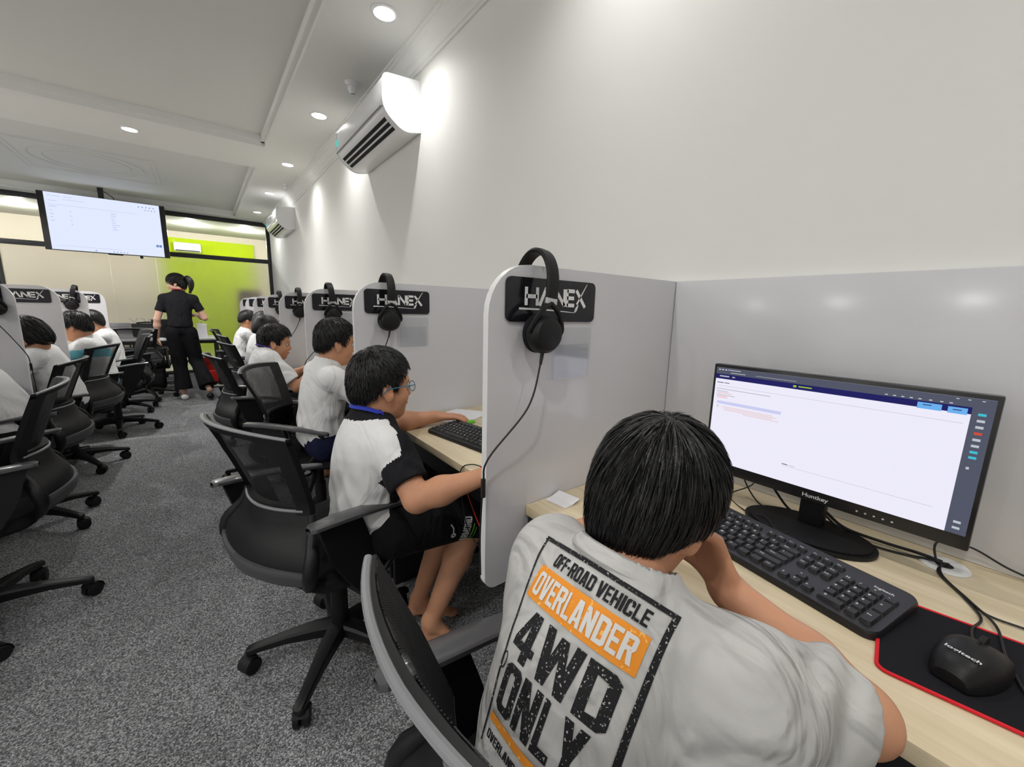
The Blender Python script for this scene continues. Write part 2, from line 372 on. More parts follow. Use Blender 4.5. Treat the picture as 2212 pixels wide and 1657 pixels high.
for i, (a, b) in enumerate(TRAYS):
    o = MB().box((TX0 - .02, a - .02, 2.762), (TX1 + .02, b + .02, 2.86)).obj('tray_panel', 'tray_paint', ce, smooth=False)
# plaster ring on the second tray
t = MB()
for R, r in ((.47, .006), (.36, .006)):
    t.tube([(-.86 + R * math.cos(k * math.pi / 24), 6.95 + R * math.sin(k * math.pi / 24), 2.763) for k in range(48)], r, 6, closed=True)
for s in (.55, .60):
    t.tube([(-.86 - s, 6.95 - s, 2.763), (-.86 + s, 6.95 - s, 2.763), (-.86 + s, 6.95 + s, 2.763), (-.86 - s, 6.95 + s, 2.763)], .004, 6, closed=True)
t.obj('plaster_ring', 'plaster_line', ce)
# crown moulding along the right wall
prof = [(0, 2.553), (-.010, 2.553), (-.012, 2.566), (-.020, 2.570), (-.022, 2.580), (-.028, 2.590), (-.043, 2.606), (-.060, 2.630), (-.066, 2.642), (-.078, 2.646), (-.080, 2.656), (-.092, 2.660), (-.094, 2.67), (0, 2.67)]
struct(MB().prism(prof, (XW, YB, 0), (1, 0, 0), (0, 0, 1), (0, YG - YB, 0)).obj('trim_1', 'ceiling_paint', smooth=False))
# next room beyond the glass
sbox('wall_next_back', (XL, 11.5, 0), (2.6, 11.62, 3.0), 'next_wall')
g = sbox('wall_next_green', (-.56, 11.45, .0), (1.12, 11.5, 2.56), 'next_green')
sbox('wall_next_right', (1.75, YG + .1, 0), (1.87, 11.5, 3.0), 'wall_paint')
sbox('wall_next_left', (-4.6, YG + .06, 0), (-4.48, 11.6, 3.0), 'next_wall')
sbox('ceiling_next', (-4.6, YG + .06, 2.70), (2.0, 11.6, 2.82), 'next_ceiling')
struct(MB().box((-4.6, YG + .06, .002), (2., 11.5, .006)).obj('floor_next', 'next_floor', smooth=False))
q = MB()
for z in (1.10, 1.17): q.box((-3.4, 11.475, z), (-.58, 11.5, z + .018))
struct(q.obj('trim_2', 'plaster_line', smooth=False))
tag(MB().box((.62, 9.75, .0), (1.02, 10.15, 1.50), .02).obj('cabinet', 'next_brown'), 'brown cabinet blurred behind the frosted glass by the black end post', 'cabinet')
ac3 = thing('air_conditioner', 'white air conditioner on the green wall seen through the upper clear pane', 'air conditioner', (-.05, 11.45, 2.3))
MB().box((-.32, 11.26, 2.27), (.14, 11.45, 2.46), .03).obj('body', 'ac_white', ac3)
MB().box((-.29, 11.25, 2.285), (.11, 11.262, 2.30)).obj('air_outlet', 'ac_dark', ac3)
q = MB()      # curved plaster swirls seen in the clear pane high on the left
for k, R in enumerate((.34, .22, .12)):
    q.tube([(-3.2 + .12 * k + R * math.cos(math.radians(a)), 11.49, 2.36 + R * .8 * math.sin(math.radians(a))) for a in range(-70, 110, 12)], .028, 6)
struct(q.obj('trim_3', 'next_wall'))

# glass front: black mullions, clear panes above, frosted panes below
def window(name, x0, x1, joints, left_post, right_post):
    w = struct(thing(name, None, None, ((x0 + x1) / 2, YG, 0)))
    f = MB()
    for z0, z1 in ((2.60, SOFFIT), (1.955, 2.025), (.0, .05)): f.box((x0, YG - .03, z0), (x1, YG + .03, z1), .004)
    for a, k in ((x0, left_post), (x1, right_post)):
        if k: f.box((a - .028, YG - .032, 0), (a + .028, YG + .032, SOFFIT), .004)
    f.obj('window_frame', 'mullion_black', w)
    MB().box((x0, YG - .004, 2.02), (x1, YG + .004, 2.61)).obj('clear_pane', 'clear_glass', w, smooth=False)
    e = [x0] + joints + [x1]
    for a, b in zip(e[:-1], e[1:]):
        MB().box((a + .004, YG - .005, .04), (b - .004, YG + .005, 1.96)).obj('frosted_pane', 'frosted_film', w, smooth=False)
    for a in joints: MB().box((a - .006, YG - .006, .05), (a + .006, YG + .006, 1.955)).obj('pane_joint', 'acrylic', w, smooth=False)
    return w
w1 = window('window_1', -2.165, XW - .028, [-1.045, -.50], True, True)
w2 = window('window_2', XL, -2.165, [], False, False)
q = MB(); put_text(q, 'X3NAH', (-.93, YG - .0075, .80), (1, 0, 0), (0, 0, 1), .15, width=.62)
q.obj('etched_logo', 'etched', w1, smooth=False)

# ------------------------------------------------------------------ lamps in the ceiling
def downlight(x, y, z, label, group='round downlights in the lowered ceiling'):
    t = thing('downlight', label, 'ceiling light', (x, y, z), 0, group)
    MB().lathe([(.050, .004), (.062, .004), (.067, 0), (.065, -.006), (.053, -.008), (.050, 0)], (x, y, z)).obj('trim_ring', 'ac_white', t)
    MB().lathe([(0.0001, -.004), (.050, -.004), (.050, -.002), (.0001, -.002)], (x, y, z)).obj('lamp_disc', 'lamp_glow', t)
DL = ['round downlight over the spot where the camera stands, out of frame', 'round downlight above the near partition, out past the frame', 'largest round downlight, high above the big air conditioner', 'round downlight just beside the big air conditioner', 'round downlight between the two air conditioners, past the first tray corner',
      'round downlight just before the small air conditioner', 'last round downlight, beside the small air conditioner near the glass']
for (x, y), n in zip(LAMP_SPOTS, DL):
    downlight(x, y, SOFFIT, n)
downlight(*BEAM_AND_FILL_SPOTS[0], SOFFIT, 'single round downlight in the beam between the two ceiling trays')
for i, (x, y) in enumerate(NEXT_SPOTS): downlight(x, y, 2.70, 'small downlight in the next room seen through the clear glass', 'downlights in the next room')
for (x, y, lab) in ((.935, 3.05, 'white ceiling sprinkler beside the big air conditioner'), (.965, 5.95, 'white ceiling sprinkler further along towards the small air conditioner')):
    t = thing('sprinkler', lab, 'sprinkler', (x, y, SOFFIT))
    MB().lathe([(.0001, 0), (.040, 0), (.040, -.006), (.030, -.012), (.030, -.022), (.0001, -.022)], (x, y, SOFFIT)).obj('flange', 'ac_white', t)
    R = Matrix.Rotation(math.radians(25), 3, 'X') @ Matrix.Rotation(math.radians(-15), 3, 'Y')
    MB().lathe([(.0001, -.012), (.024, -.012), (.027, -.040), (.020, -.058), (.0001, -.058)], (x, y, SOFFIT), rot=R).obj('body', 'ac_white', t)
    MB().lathe([(.0001, -.0585), (.014, -.0585), (.014, -.062), (.0001, -.062)], (x, y, SOFFIT), rot=R).obj('nozzle', 'ac_dark', t)

# ------------------------------------------------------------------ air conditioners
def smooth_poly(pts, n=5):
    out = []
    N = len(pts)
    for i in range(N):
        p0, p1, p2 = (Vector((*pts[(i + d) % N], 0)) for d in (-1, 0, 1))
        r = RAD[i % len(RAD)]
        a = p1 + (p0 - p1).normalized() * min(r, (p0 - p1).length * .45); b = p1 + (p2 - p1).normalized() * min(r, (p2 - p1).length * .45)
        for k in range(n + 1):
            t_ = k / n; q = a * (1 - t_) ** 2 + p1 * 2 * t_ * (1 - t_) + b * t_ * t_; out.append((q.x, q.y))
    return out
RAD = [.004, .035, .07, .05, .004]
ACP = [(0, 2.505), (-.222, 2.485), (-.232, 2.30), (-.105, 2.207), (0, 2.232)]
def air_con(y0, y1, label):
    t = thing('air_conditioner', label, 'air conditioner', (XW, (y0 + y1) / 2, 2.23), 0, 'white wall air conditioners')
    P = smooth_poly(ACP)
    MB().prism(P, (XW - .0005, y0 + .012, 0), (1, 0, 0), (0, 0, 1), (0, y1 - y0 - .024, 0)).obj('body', 'ac_white', t, sharp=50)
    for a, b in ((y0, y0 + .0115), (y1 - .0115, y1)):
        MB().prism([(x * 1.012, 2.36 + (z - 2.36) * 1.014) for x, z in P], (XW - .0008, a, 0), (1, 0, 0), (0, 0, 1), (0, b - a, 0)).obj('end_cap', 'ac_white', t, sharp=50)
    # outlet: dark slits and pale vanes along the slanted underside
    A = Vector((XW - .2125, 0, 2.290)); B = Vector((XW - .118, 0, 2.2185)); d = B - A; nrm = Vector((d.z, 0, -d.x)).normalized()
    if nrm.z > 0: nrm = -nrm
    L = (0, y1 - y0 - .11, 0)
    A = A + Vector((0, y0 + .055, 0))
    for k in range(3):
        s0 = .13 + .255 * k
        MB().prism([(s0, -.012), (s0 + .165, -.012), (s0 + .165, .0035), (s0, .0035)], A, d, nrm * 1., L).obj('air_slot', 'ac_dark', t, smooth=False)
    for k in range(2):
        s0 = .295 + .255 * k
        MB().prism([(s0, -.004), (s0 + .09, -.004), (s0 + .085, .009), (s0 + .045, .012), (s0 + .005, .009)], A, d, nrm * 1., L).obj('vane', 'ac_vane', t, smooth=False)
    MB().prism([(-.2345, 2.318), (-.2345, 2.322), (-.228, 2.322), (-.228, 2.318)], (XW, y0 + .012, 0), (1, 0, 0), (0, 0, 1), (0, y1 - y0 - .024, 0)).obj('cover_seam', 'grey_plastic', t, smooth=False)
    MB().box((XW - .238, y1 - .05, 2.36), (XW - .230, y1 - .03, 2.40), .003).obj('indicator', 'ac_led', t)
air_con(2.433, 3.40, 'big white wall air conditioner hung high above the boys')
air_con(6.40, 7.36, 'small looking white air conditioner near the glass front')

# ------------------------------------------------------------------ cubicles
SP = .905
def PY(k): return .689 + SP * k
XF = .459
def logo(mb, o, u, w, s):
    """HANEX lettering, pen stroke through the X and underline; s = width of the plate"""
    o = Vector(o); u = Vector(u); w = Vector(w); n = u.cross(w)
    def st(a, b, t=.010, t2=None):
        a = Vector((a[0], .78 * a[1] + .021)) * s; b = Vector((b[0], .78 * b[1] + .021)) * s; d = (b - a).normalized(); p = Vector((-d.y, d.x)); t *= s; t2 = t if t2 is None else t2 * s
        q = [a - p * t, b - p * t2, b + p * t2, a + p * t]
        mb.add([o + u * v.x + w * v.y for v in q], [(0, 1, 2, 3)])
    h = .085; y0 = -.085; t = .0155
    def L(x, segs):
        for a, b in segs: st((x + a[0], y0 + a[1] * 2 * h), (x + b[0], y0 + b[1] * 2 * h), t)
    L(-.305, [((0, -.04), (0, 1.04)), ((.115, -.04), (.115, 1.04)), ((0, .5), (.115, .5))])
    L(-.165, [((0, -.04), (.07, 1.04)), ((.07, 1.04), (.14, -.04))])
    L(.005, [((0, -.04), (0, 1.04)), ((0, 1.0), (.11, 0)), ((.11, -.04), (.11, 1.04))])
    L(.145, [((0, -.04), (0, 1.04)), ((0, .95), (.09, .95)), ((0, .5), (.085, .5)), ((0, .05), (.09, .05))])
    L(.25, [((.005, 1.02), (.12, -.06))])
    st((.265, y0 + .02), (.385, y0 + .245), .010, .003); st((.255, -.13), (.285, -.07), .016, .004); st((.24, -.155), (.258, -.125), .003, .016)
    st((-.375, -.125), (-.12, -.13), .008, .006); st((-.12, -.13), (.235, -.155), .006, .002)
def partition(k, side, label, pocket=True):
    """side +1: right-hand row, front edge at XF; -1: left-hand row, front edge at x=-.79"""
    Y = PY(k); x0, x1 = (XF, XW - .004) if side > 0 else (-1.47, -.79)
    cx, w = (x0 + x1) / 2, x1 - x0
    t = thing('partition', label, 'partition', (cx, Y, .57), 0, 'white cubicle partitions')
    rs = (.03, .004, .004, .105) if side > 0 else (.004, .03, .105, .004)
    P = rrect(w, .727, 0, 8, rs)
    bm = bmesh.new(); m2 = MB().prism(P, (cx, Y - .009, .57 + .3635), (1, 0, 0), (0, 0, 1), (0, .018, 0))
    m2.m = [0, 0] + [1] * (len(m2.f) - 2)
    m2.obj('board', ['laminate_white', 'laminate_edge'], t)
    px = x0 + .175 if side > 0 else x1 - .175
    sg = MB().prism(rrect(.269, .0925, .014), (px, Y - .0094, 1.2245), (1, 0, 0), (0, 0, 1), (0, -.004, 0)).obj('sign_plate', 'sign_black', t)
    q = MB(); logo(q, (px, Y - .0137, 1.2265), (1, 0, 0), (0, 0, 1), .269); q.obj('logo', 'sign_white', sg, smooth=False, fixn=False)
    if pocket:
        hx = x0 + (.235 if side > 0 else .40)
        po = MB().box((hx - .07, Y - .0115, 1.045), (hx + .07, Y - .0095, 1.165)).obj('document_pocket', 'acrylic', t, smooth=False)
        MB().box((hx - .055, Y - .017, 1.045), (hx + .055, Y - .0152, 1.125)).obj('pocket_front', 'acrylic', po, smooth=False)
        q = MB()
        for a in (-.055, .055): q.tube([(hx + a, Y - .016, 1.045), (hx + a, Y - .016, 1.125)], .0016, 6)
        q.tube([(hx - .055, Y - .016, 1.046), (hx + .055, Y - .016, 1.046)], .0016, 6); q.tube([(hx - .055, Y - .016, 1.125), (hx + .055, Y - .016, 1.125)], .0010, 6)
        q.obj('pocket_edge', 'acrylic', po)
    return t
PL = ['white partition beside the near boy, largest HANEX sign and headphones on it', 'white partition in front of the boy in glasses with a document pocket', 'white partition in front of the boy in the plain white shirt',
      'white partition in front of the boy with the purple lanyard', 'fifth white partition along the air conditioner wall', 'sixth white partition along the air conditioner wall', 'seventh white partition along the air conditioner wall', 'last white partition along the air conditioner wall, next to the glass']
for k in range(8): partition(k, 1, PL[k])
PLL = {3: 'white partition cut by the photo edge in the row across the aisle', 4: 'white partition behind the head-down boy across the aisle, HANEX sign uncovered', 5: 'white partition across the aisle with headphones over its sign', 6: 'end partition across the aisle, next to the teacher table'}
for k in (2, 3, 4, 5, 6): partition(k, -1, PLL.get(k, 'white partition across the aisle outside the frame'), False)
def desk(k, side, label):
    y0, y1 = PY(k) + .010, PY(k + 1) - .010
    if k < 0: y0 = -.95
    xf, xb = (.572, XW - .004) if side > 0 else (-.905, -1.47)
    s = 1 if side > 0 else -1
    t = thing('desk', label, 'desk', ((xf + xb) / 2, (y0 + y1) / 2, 0), 0, 'wood topped cubicle desks')
    X = lambda a, b: (min(a, b), max(a, b))
    a, b = X(xf, xb); MB().box((a, y0, .725), (b, y1, .75), .0015).obj('desktop', 'desk_wood', t)
    a, b = X(xf + s * .02, xf + s * .045); MB().box((a, y0 + .002, .655), (b, y1 - .002, .7245), .002).obj('apron', 'black_metal', t)
    for q0, q1 in ((y0 + .002, y0 + .03), (y1 - .03, y1 - .002)):
        a, b = X(xf + s * .005, xb - s * .03); MB().box((a, q0, 0), (b, q1, .7245), .003).obj('side_panel', 'black_metal', t)
    a, b = X(xb - s * .06, xb - s * .04); MB().box((a, y0 + .031, .25), (b, y1 - .031, .72), .002).obj('modesty_panel', 'black_metal', t)
    a, b = X(xb, xb - s * .014); MB().box((a, y0 + .001, .7505), (b, y1 - .001, 1.297), .001).obj('back_panel', 'laminate_white', t)
    return t
DK = {-1: 'pale wood desk with the lit monitor in the foreground', 0: 'pale wood desk of the boy in glasses', 1: 'pale wood desk of the boy in the plain white shirt', 2: 'pale wood desk of the boy with the purple lanyard'}
for k in range(-1, 7): desk(k, 1, DK.get(k, 'wood cubicle desk %s along the air conditioner wall' % ['', '', '', 'fourth', 'fifth', 'sixth', 'seventh'][k]))
for k in (1, 2, 3, 4, 5): desk(k, -1, {3: 'desk of the head-down boy across the aisle', 4: 'desk of the boy in the white and teal shirt', 5: 'desk of the boy beside the end partition across the aisle'}.get(k, 'cubicle desk across the aisle at the photo edge' if k == 2 else 'cubicle desk across the aisle, outside the frame'))

# ------------------------------------------------------------------ headphones
def headphones(k, side, label, tilt=0., cord=True):
    Y = PY(k); x = .60 if side > 0 else -.85
    t = thing('headphones', label, 'headphones', (x, Y, 1.297), 0, 'black headphones hung over the partitions')
    R = Matrix.Rotation(math.radians(tilt), 3, 'Y')
    def T(p): return R @ Vector((p[0], p[1], p[2])) + Vector((x - .008, Y, 1.313))
    arc = [(0, -.058 * math.cos(a) if True else 0, -.066 + .082 * math.sin(a)) for a in [math.pi * i / 20 for i in range(21)]]
    arc = [(0, -.058, -.085)] + arc + [(0, .058, -.085)]
    V = []
    for i, p in enumerate(arc):
        a = Vector(arc[max(i - 1, 0)]); b = Vector(arc[min(i + 1, len(arc) - 1)]); tg = (b - a).normalized(); nn = Vector((1, 0, 0)).cross(tg)
        c = Vector(p); w, h = .0165, .006
        V.append([T(c + Vector((w * ca, 0, 0)) + nn * (h * sa)) for ca, sa in ((1, 0), (.8, .8), (0, 1), (-.8, .8), (-1, 0), (-.8, -.8), (0, -1), (.8, -.8), (1, 0))])
    MB().grid(V).obj('headband', 'dark_plastic', t)
    for s in (-1, 1):
        q = MB(); q.box((-.015, s * .058 - .004, -.098), (.015, s * .058 + .004, -.084), .002); q.v = [tuple(T(v)) for v in q.v]
        q.obj('slider', 'silver', t)
        q = MB()
        for e in (-1, 1): q.tube([T(p) for p in spline([(0, s * .058, -.095), (e * .025, s * .060, -.115), (e * .042, s * .056, -.145), (e * .043, s * .05, -.160)], 5)], .0055, 8, sy=1.)
        q.obj('yoke', 'dark_plastic', t)
        Rc = R @ Matrix.Rotation(math.radians(-90 * s), 3, 'X')
        cup = MB().lathe([(.0001, .030), (.022, .030), (.033, .026), (.040, .016), (.042, .004), (.041, -.004), (.0001, -.004)], T((0, s * .043, -.160)), 28, rot=Rc).obj('ear_cup', 'black_plastic', t)
        MB().lathe([(.012, -.0045), (.036, -.0045), (.041, -.008), (.042, -.016), (.036, -.022), (.024, -.022), (.016, -.012), (.012, -.0045)], T((0, s * .043, -.160)), 28, rot=Rc).obj('ear_pad', 'black_fabric', cup)
    if cord:
        a = T((0, -.05, -.203)); f = XF - .012 if side > 0 else -.778
        pts = [a + Vector((0, 0, .004)), a + Vector((-.006, -.002, -.02)), Vector((x + (f - x) * .45, Y - .055, 1.0)), Vector((f, Y - .035, .90)), Vector((f - .004 * side, Y - .022, .84)), Vector((f - .006 * side, Y - .015, .72)), Vector((f - .002 * side, Y - .012, .62))]
        c = MB(); c.tube(spline(pts, 8), .0022, 6); c.tube([a + Vector((0, 0, .004)), a + Vector((-.006, -.002, -.022))], [.0045, .003], 8); c.tube([pts[4] + Vector((0, 0, .01)), pts[4] - Vector((0, 0, .03))], .0055, 8)
        c.obj('cord', 'cable_black', t)
HL = ['black headphones hung over the near partition beside the largest HANEX sign', 'black headphones over the partition in front of the boy in glasses', 'black headphones above the boy in the plain white shirt', 'black headphones above the boy with the purple lanyard', 'partly hidden black headphones on the fifth partition by the wall']
for k in range(5): headphones(k, 1, HL[k], (6, 3, -2, 2, 0)[k])
headphones(5, -1, 'black headphones over a HANEX sign across the aisle', 10)
headphones(3, -1, 'black headphones with a slack cord at the photo edge across the aisle', 0, True)

# ------------------------------------------------------------------ task chairs
def interp(x, xs, ys): return float(np.interp(x, xs, ys))
ZS = [.43, .47, .51, .55, .60, .66, .77, .885]
HW = [.15, .195, .215, .212, .175, .155, .180, .208]
XC = [-.235, -.262, -.272, -.260, -.232, -.215, -.252, -.298]
def back(u, z, off=0.):
    """a point of the curved backrest: u -1..1 across, z height, off = distance behind"""
    hw = interp(z, ZS, HW); xc = interp(z, ZS, XC)
    return Vector((xc + .05 * u * u - off * (1 - .25 * abs(u)), u * hw, z + .012 * (1 - u * u) * (1 if z > .8 else 0)))
def patch(u0, u1, zs, o0, o1, nu=10):
    us = [u0 + (u1 - u0) * i / nu for i in range(nu + 1)]
    A = [[back(u, z, o0) for u in us] for z in zs]; B = [[back(u, z, o1) for u in us] for z in zs]
    mb = MB(); mb.grid(A); mb.grid(B, flip=True)
    mb.grid([A[0], B[0]]); mb.grid([A[-1], B[-1]]); mb.grid([[r[0] for r in A], [r[0] for r in B]]); mb.grid([[r[-1] for r in A], [r[-1] for r in B]])
    bm = bmesh.new(); me = mb.mesh('t', 'black_plastic', smooth=False, fixn=False); bm.from_mesh(me); bpy.data.meshes.remove(me)
    bmesh.ops.remove_doubles(bm, verts=bm.verts[:], dist=1e-5); out = MB(); out.bm(bm); return out
def fr(a, b, n): return [a + (b - a) * i / n for i in range(n + 1)]
def make_chair():
    t = thing('task_chair', 'proto', 'chair', (0, 0, 0), 0, 'black mesh task chairs')
    mb = MB()
    mb.lathe([(.0001, .125), (.036, .125), (.040, .115), (.040, .085), (.034, .075), (.0001, .075)], n=20); mb.obj('hub', 'black_plastic', t, False)
    for i in range(5):
        a = math.radians(72 * i + 20); d = Vector((math.cos(a), math.sin(a), 0)); p = Vector((-d.y, d.x, 0)); V = []
        for s, w, h, z in ((.025, .030, .022, .108), (.08, .027, .020, .108), (.17, .020, .015, .098), (.25, .016, .012, .082), (.285, .015, .011, .074), (.291, .010, .006, .072)):
            c = d * s + Vector((0, 0, z))
            V.append([c + p * (w * x) + Vector((0, 0, h * y)) for x, y in ((1, -.9), (1, .5), (.75, .9), (0, 1), (-.75, .9), (-1, .5), (-1, -.9), (1, -.9))])
        mb = MB(); mb.grid(V); mb.add(V[-1][:7], [tuple(range(7))]); lg = mb.obj('leg', 'black_plastic', t, False)
        c = d * .272; a2 = a + (1.0, .4, -.7, 1.9, 2.6)[i]; ax = Vector((math.cos(a2), math.sin(a2), 0)); fw = Vector((-ax.y, ax.x, 0))
        q = MB(); q.cyl(c + Vector((0, 0, .062)), .010, .035, n=10)
        for s in (-1, 1):
            q.lathe([(.0001, -.009), (.023, -.009), (.027, -.006), (.027, .006), (.023, .009), (.0001, .009)], c + fw * .012 + ax * (s * .0135) + Vector((0, 0, .0272)), 18, rot=ax.to_track_quat('Z', 'Y').to_matrix())
        hood = []
        for s in (-.022, -.012, 0, .012, .022):
            hood.append([c + fw * (.012 + .029 * math.cos(b)) + ax * s + Vector((0, 0, .0285 + .031 * math.sin(b))) for b in [math.radians(x) for x in range(-10, 151, 20)]])
        q.grid(hood); q.obj('caster', 'dark_plastic', lg, False)
    MB().lathe([(.028, .120), (.028, .26), (.022, .262), (.022, .37)], n=16).obj('gas_column', 'black_plastic', t, False)
    mb = MB(); mb.box((-.13, -.07, .36), (.10, .07, .405), .012); mb.tube([(.02, -.06, .385), (.02, -.20, .385), (.01, -.235, .388)], .006, 8); mb.obj('mechanism', 'black_plastic', t, False)
    # seat cushion: a rounded superellipse pad
    P = []
    for z, s in ((.405, .86), (.412, .95), (.425, 1.), (.447, 1.), (.462, .96), (.470, .86), (.472, .6), (.470, .25), (.469, .01)):
        r = []
        for k in range(37):
            a = 2 * math.pi * k / 36; ca, sa = math.cos(a), math.sin(a); e = .45
            x = math.copysign(abs(ca) ** e, ca) * .228 * s; y = math.copysign(abs(sa) ** e, sa) * .232 * s
            r.append((x + .02, y, z - (.018 * max(0, (x - .12) / .11) ** 2 if x > .12 else 0)))
        P.append(r)
    mb = MB(); mb.grid(P); mb.add(P[0][:36], [tuple(range(36))]); mb.obj('seat', 'black_fabric', t, False)
    # backrest
    fm = MB()
    for m in (patch(-1, -.80, fr(.645, .885, 10), -.004, .016, 3), patch(.80, 1, fr(.645, .885, 10), -.004, .016, 3), patch(-1, 1, fr(.868, .886, 2), -.002, .016, 16), patch(-1, 1, fr(.645, .668, 2), -.004, .014, 16)): fm.add(m.v, m.f)
    for s in (-1, 1):
        fm.tube([back(s * 1.0, z, .008) for z in fr(.645, .47, 10)] + [Vector((-.17, s * .11, .41)), Vector((-.10, s * .05, .385))], [.012, .012, .013, .015, .017, .019, .020, .020, .019, .018, .017, .015, .014], 8)
    fm.obj('back_frame', 'black_plastic', t, False, sharp=50)
    patch(-.97, .97, fr(.660, .884, 8), -.0055, -.0042, 14).obj('mesh_panel', 'chair_mesh', t, False)
    MB().tube([back(u, .882, .013) + Vector((0, 0, .004)) for u in fr(-1, 1, 24)], .0052, 8, sy=.8).obj('rim_strip', 'grey_plastic', t, False)
    MB().tube([back(u, .655, .016) for u in fr(-.9, .9, 20)], .0045, 8).obj('waist_strip', 'grey_plastic', t, False)
    patch(-1, 1, fr(.448, .650, 12), -.002, .012, 14).obj('lower_back_panel', 'dark_plastic', t, False, sharp=50)
    patch(-.98, .98, fr(.475, .520, 5), .012, .022, 14).obj('lumbar_band', 'lumbar_grey', t, False, sharp=50)
    for s in (-1, 1):
        mb = MB()
        mb.prism([(-.215, .648), (-.085, .634), (-.05, .53), (-.03, .40), (-.09, .385), (-.135, .45), (-.18, .53)], (0, s * .232, 0), (1, 0, 0), (0, 0, 1), (0, s * .014, 0))
        mb.tube(spline([(.085, s * .245, .598), (.095, s * .245, .57), (.05, s * .243, .48), (-.01, s * .236, .41), (-.04, s * .15, .392)], 6), .008, 8, sy=1.3)
        mb.box((-.10, min(s * .08, s * .245), .385), (-.03, max(s * .08, s * .245), .402), .004)
        ar = mb.obj('armrest', 'black_plastic', t, False)
        V = []
        for x, w, z in ((-.240, .010, .652), (-.230, .020, .655), (-.15, .026, .649), (-.05, .026, .634), (.05, .024, .614), (.10, .020, .603), (.122, .012, .597), (.127, .003, .595)):
            V.append([Vector((x, s * .243 + w * a, z + .008 * b)) for a, b in ((1, -.6), (1, .5), (.8, 1), (0, 1.15), (-.8, 1), (-1, .5), (-1, -.6), (0, -1), (1, -.6))])
        MB().grid(V).obj('arm_pad', 'arm_plastic', ar, False)
    return t
chair0 = make_chair()
CH = [  # x, y, yaw, label
    (.41, .285, 3, 'black mesh chair of the near boy in the printed shirt, cut by the bottom edge'),
    (.295, 1.335, 22, 'black mesh chair of the boy in glasses, whole backrest and star base in view'),
    (.44, 2.27, -28, 'turned black mesh chair behind the boy in the plain white shirt'),
    (.30, 3.10, 8, 'black mesh chair of the boy with the purple lanyard'),
    (.40, 4.05, 10, 'black mesh chair just beyond the chair of the boy with the purple lanyard'),
    (.42, 5.00, 5, 'black mesh chair second before the teacher table, by the wall row'),
    (.38, 6.05, -8, 'black mesh chair with its mesh against the green glass, beside the table corner'),
    (-.735, 2.215, 184, 'black mesh chair cut by the photo edge, front of the row across the aisle'),
    (-.82, 3.12, 176, 'black mesh chair behind the head-down boy, second across the aisle'),
    (-.81, 4.11, 164, 'black mesh chair of the boy in white and teal across the aisle'),
    (-.69, 5.11, 190, 'empty looking black chair turned sideways before the teacher table'),
    (-.74, 6.00, 198, 'black chair furthest along the row across the aisle, beside a backpack'),
    (-.60, 6.72, 84, 'black chair with its back to us drawn up to the teacher table'),
    (-.62, 8.30, -95, 'chair behind the teacher table facing the room'),
]
chair0.location = (*CH[0][:2], 0); chair0.rotation_euler = (0, 0, math.radians(CH[0][2])); chair0['label'] = CH[0][3]
TURN = {1: -26, 2: 15, 3: -20, 7: 12, 8: -18, 9: -25, 10: -6, 11: 30, 12: 40}   # each star base swivelled its own way
for i, (x, y, a, l) in enumerate(CH[1:], 1):
    for c in dup(chair0, (x, y, 0), math.radians(a), l).children:
        if c.name.startswith('leg'): c.rotation_euler = (0, 0, math.radians(TURN.get(i, 0)))

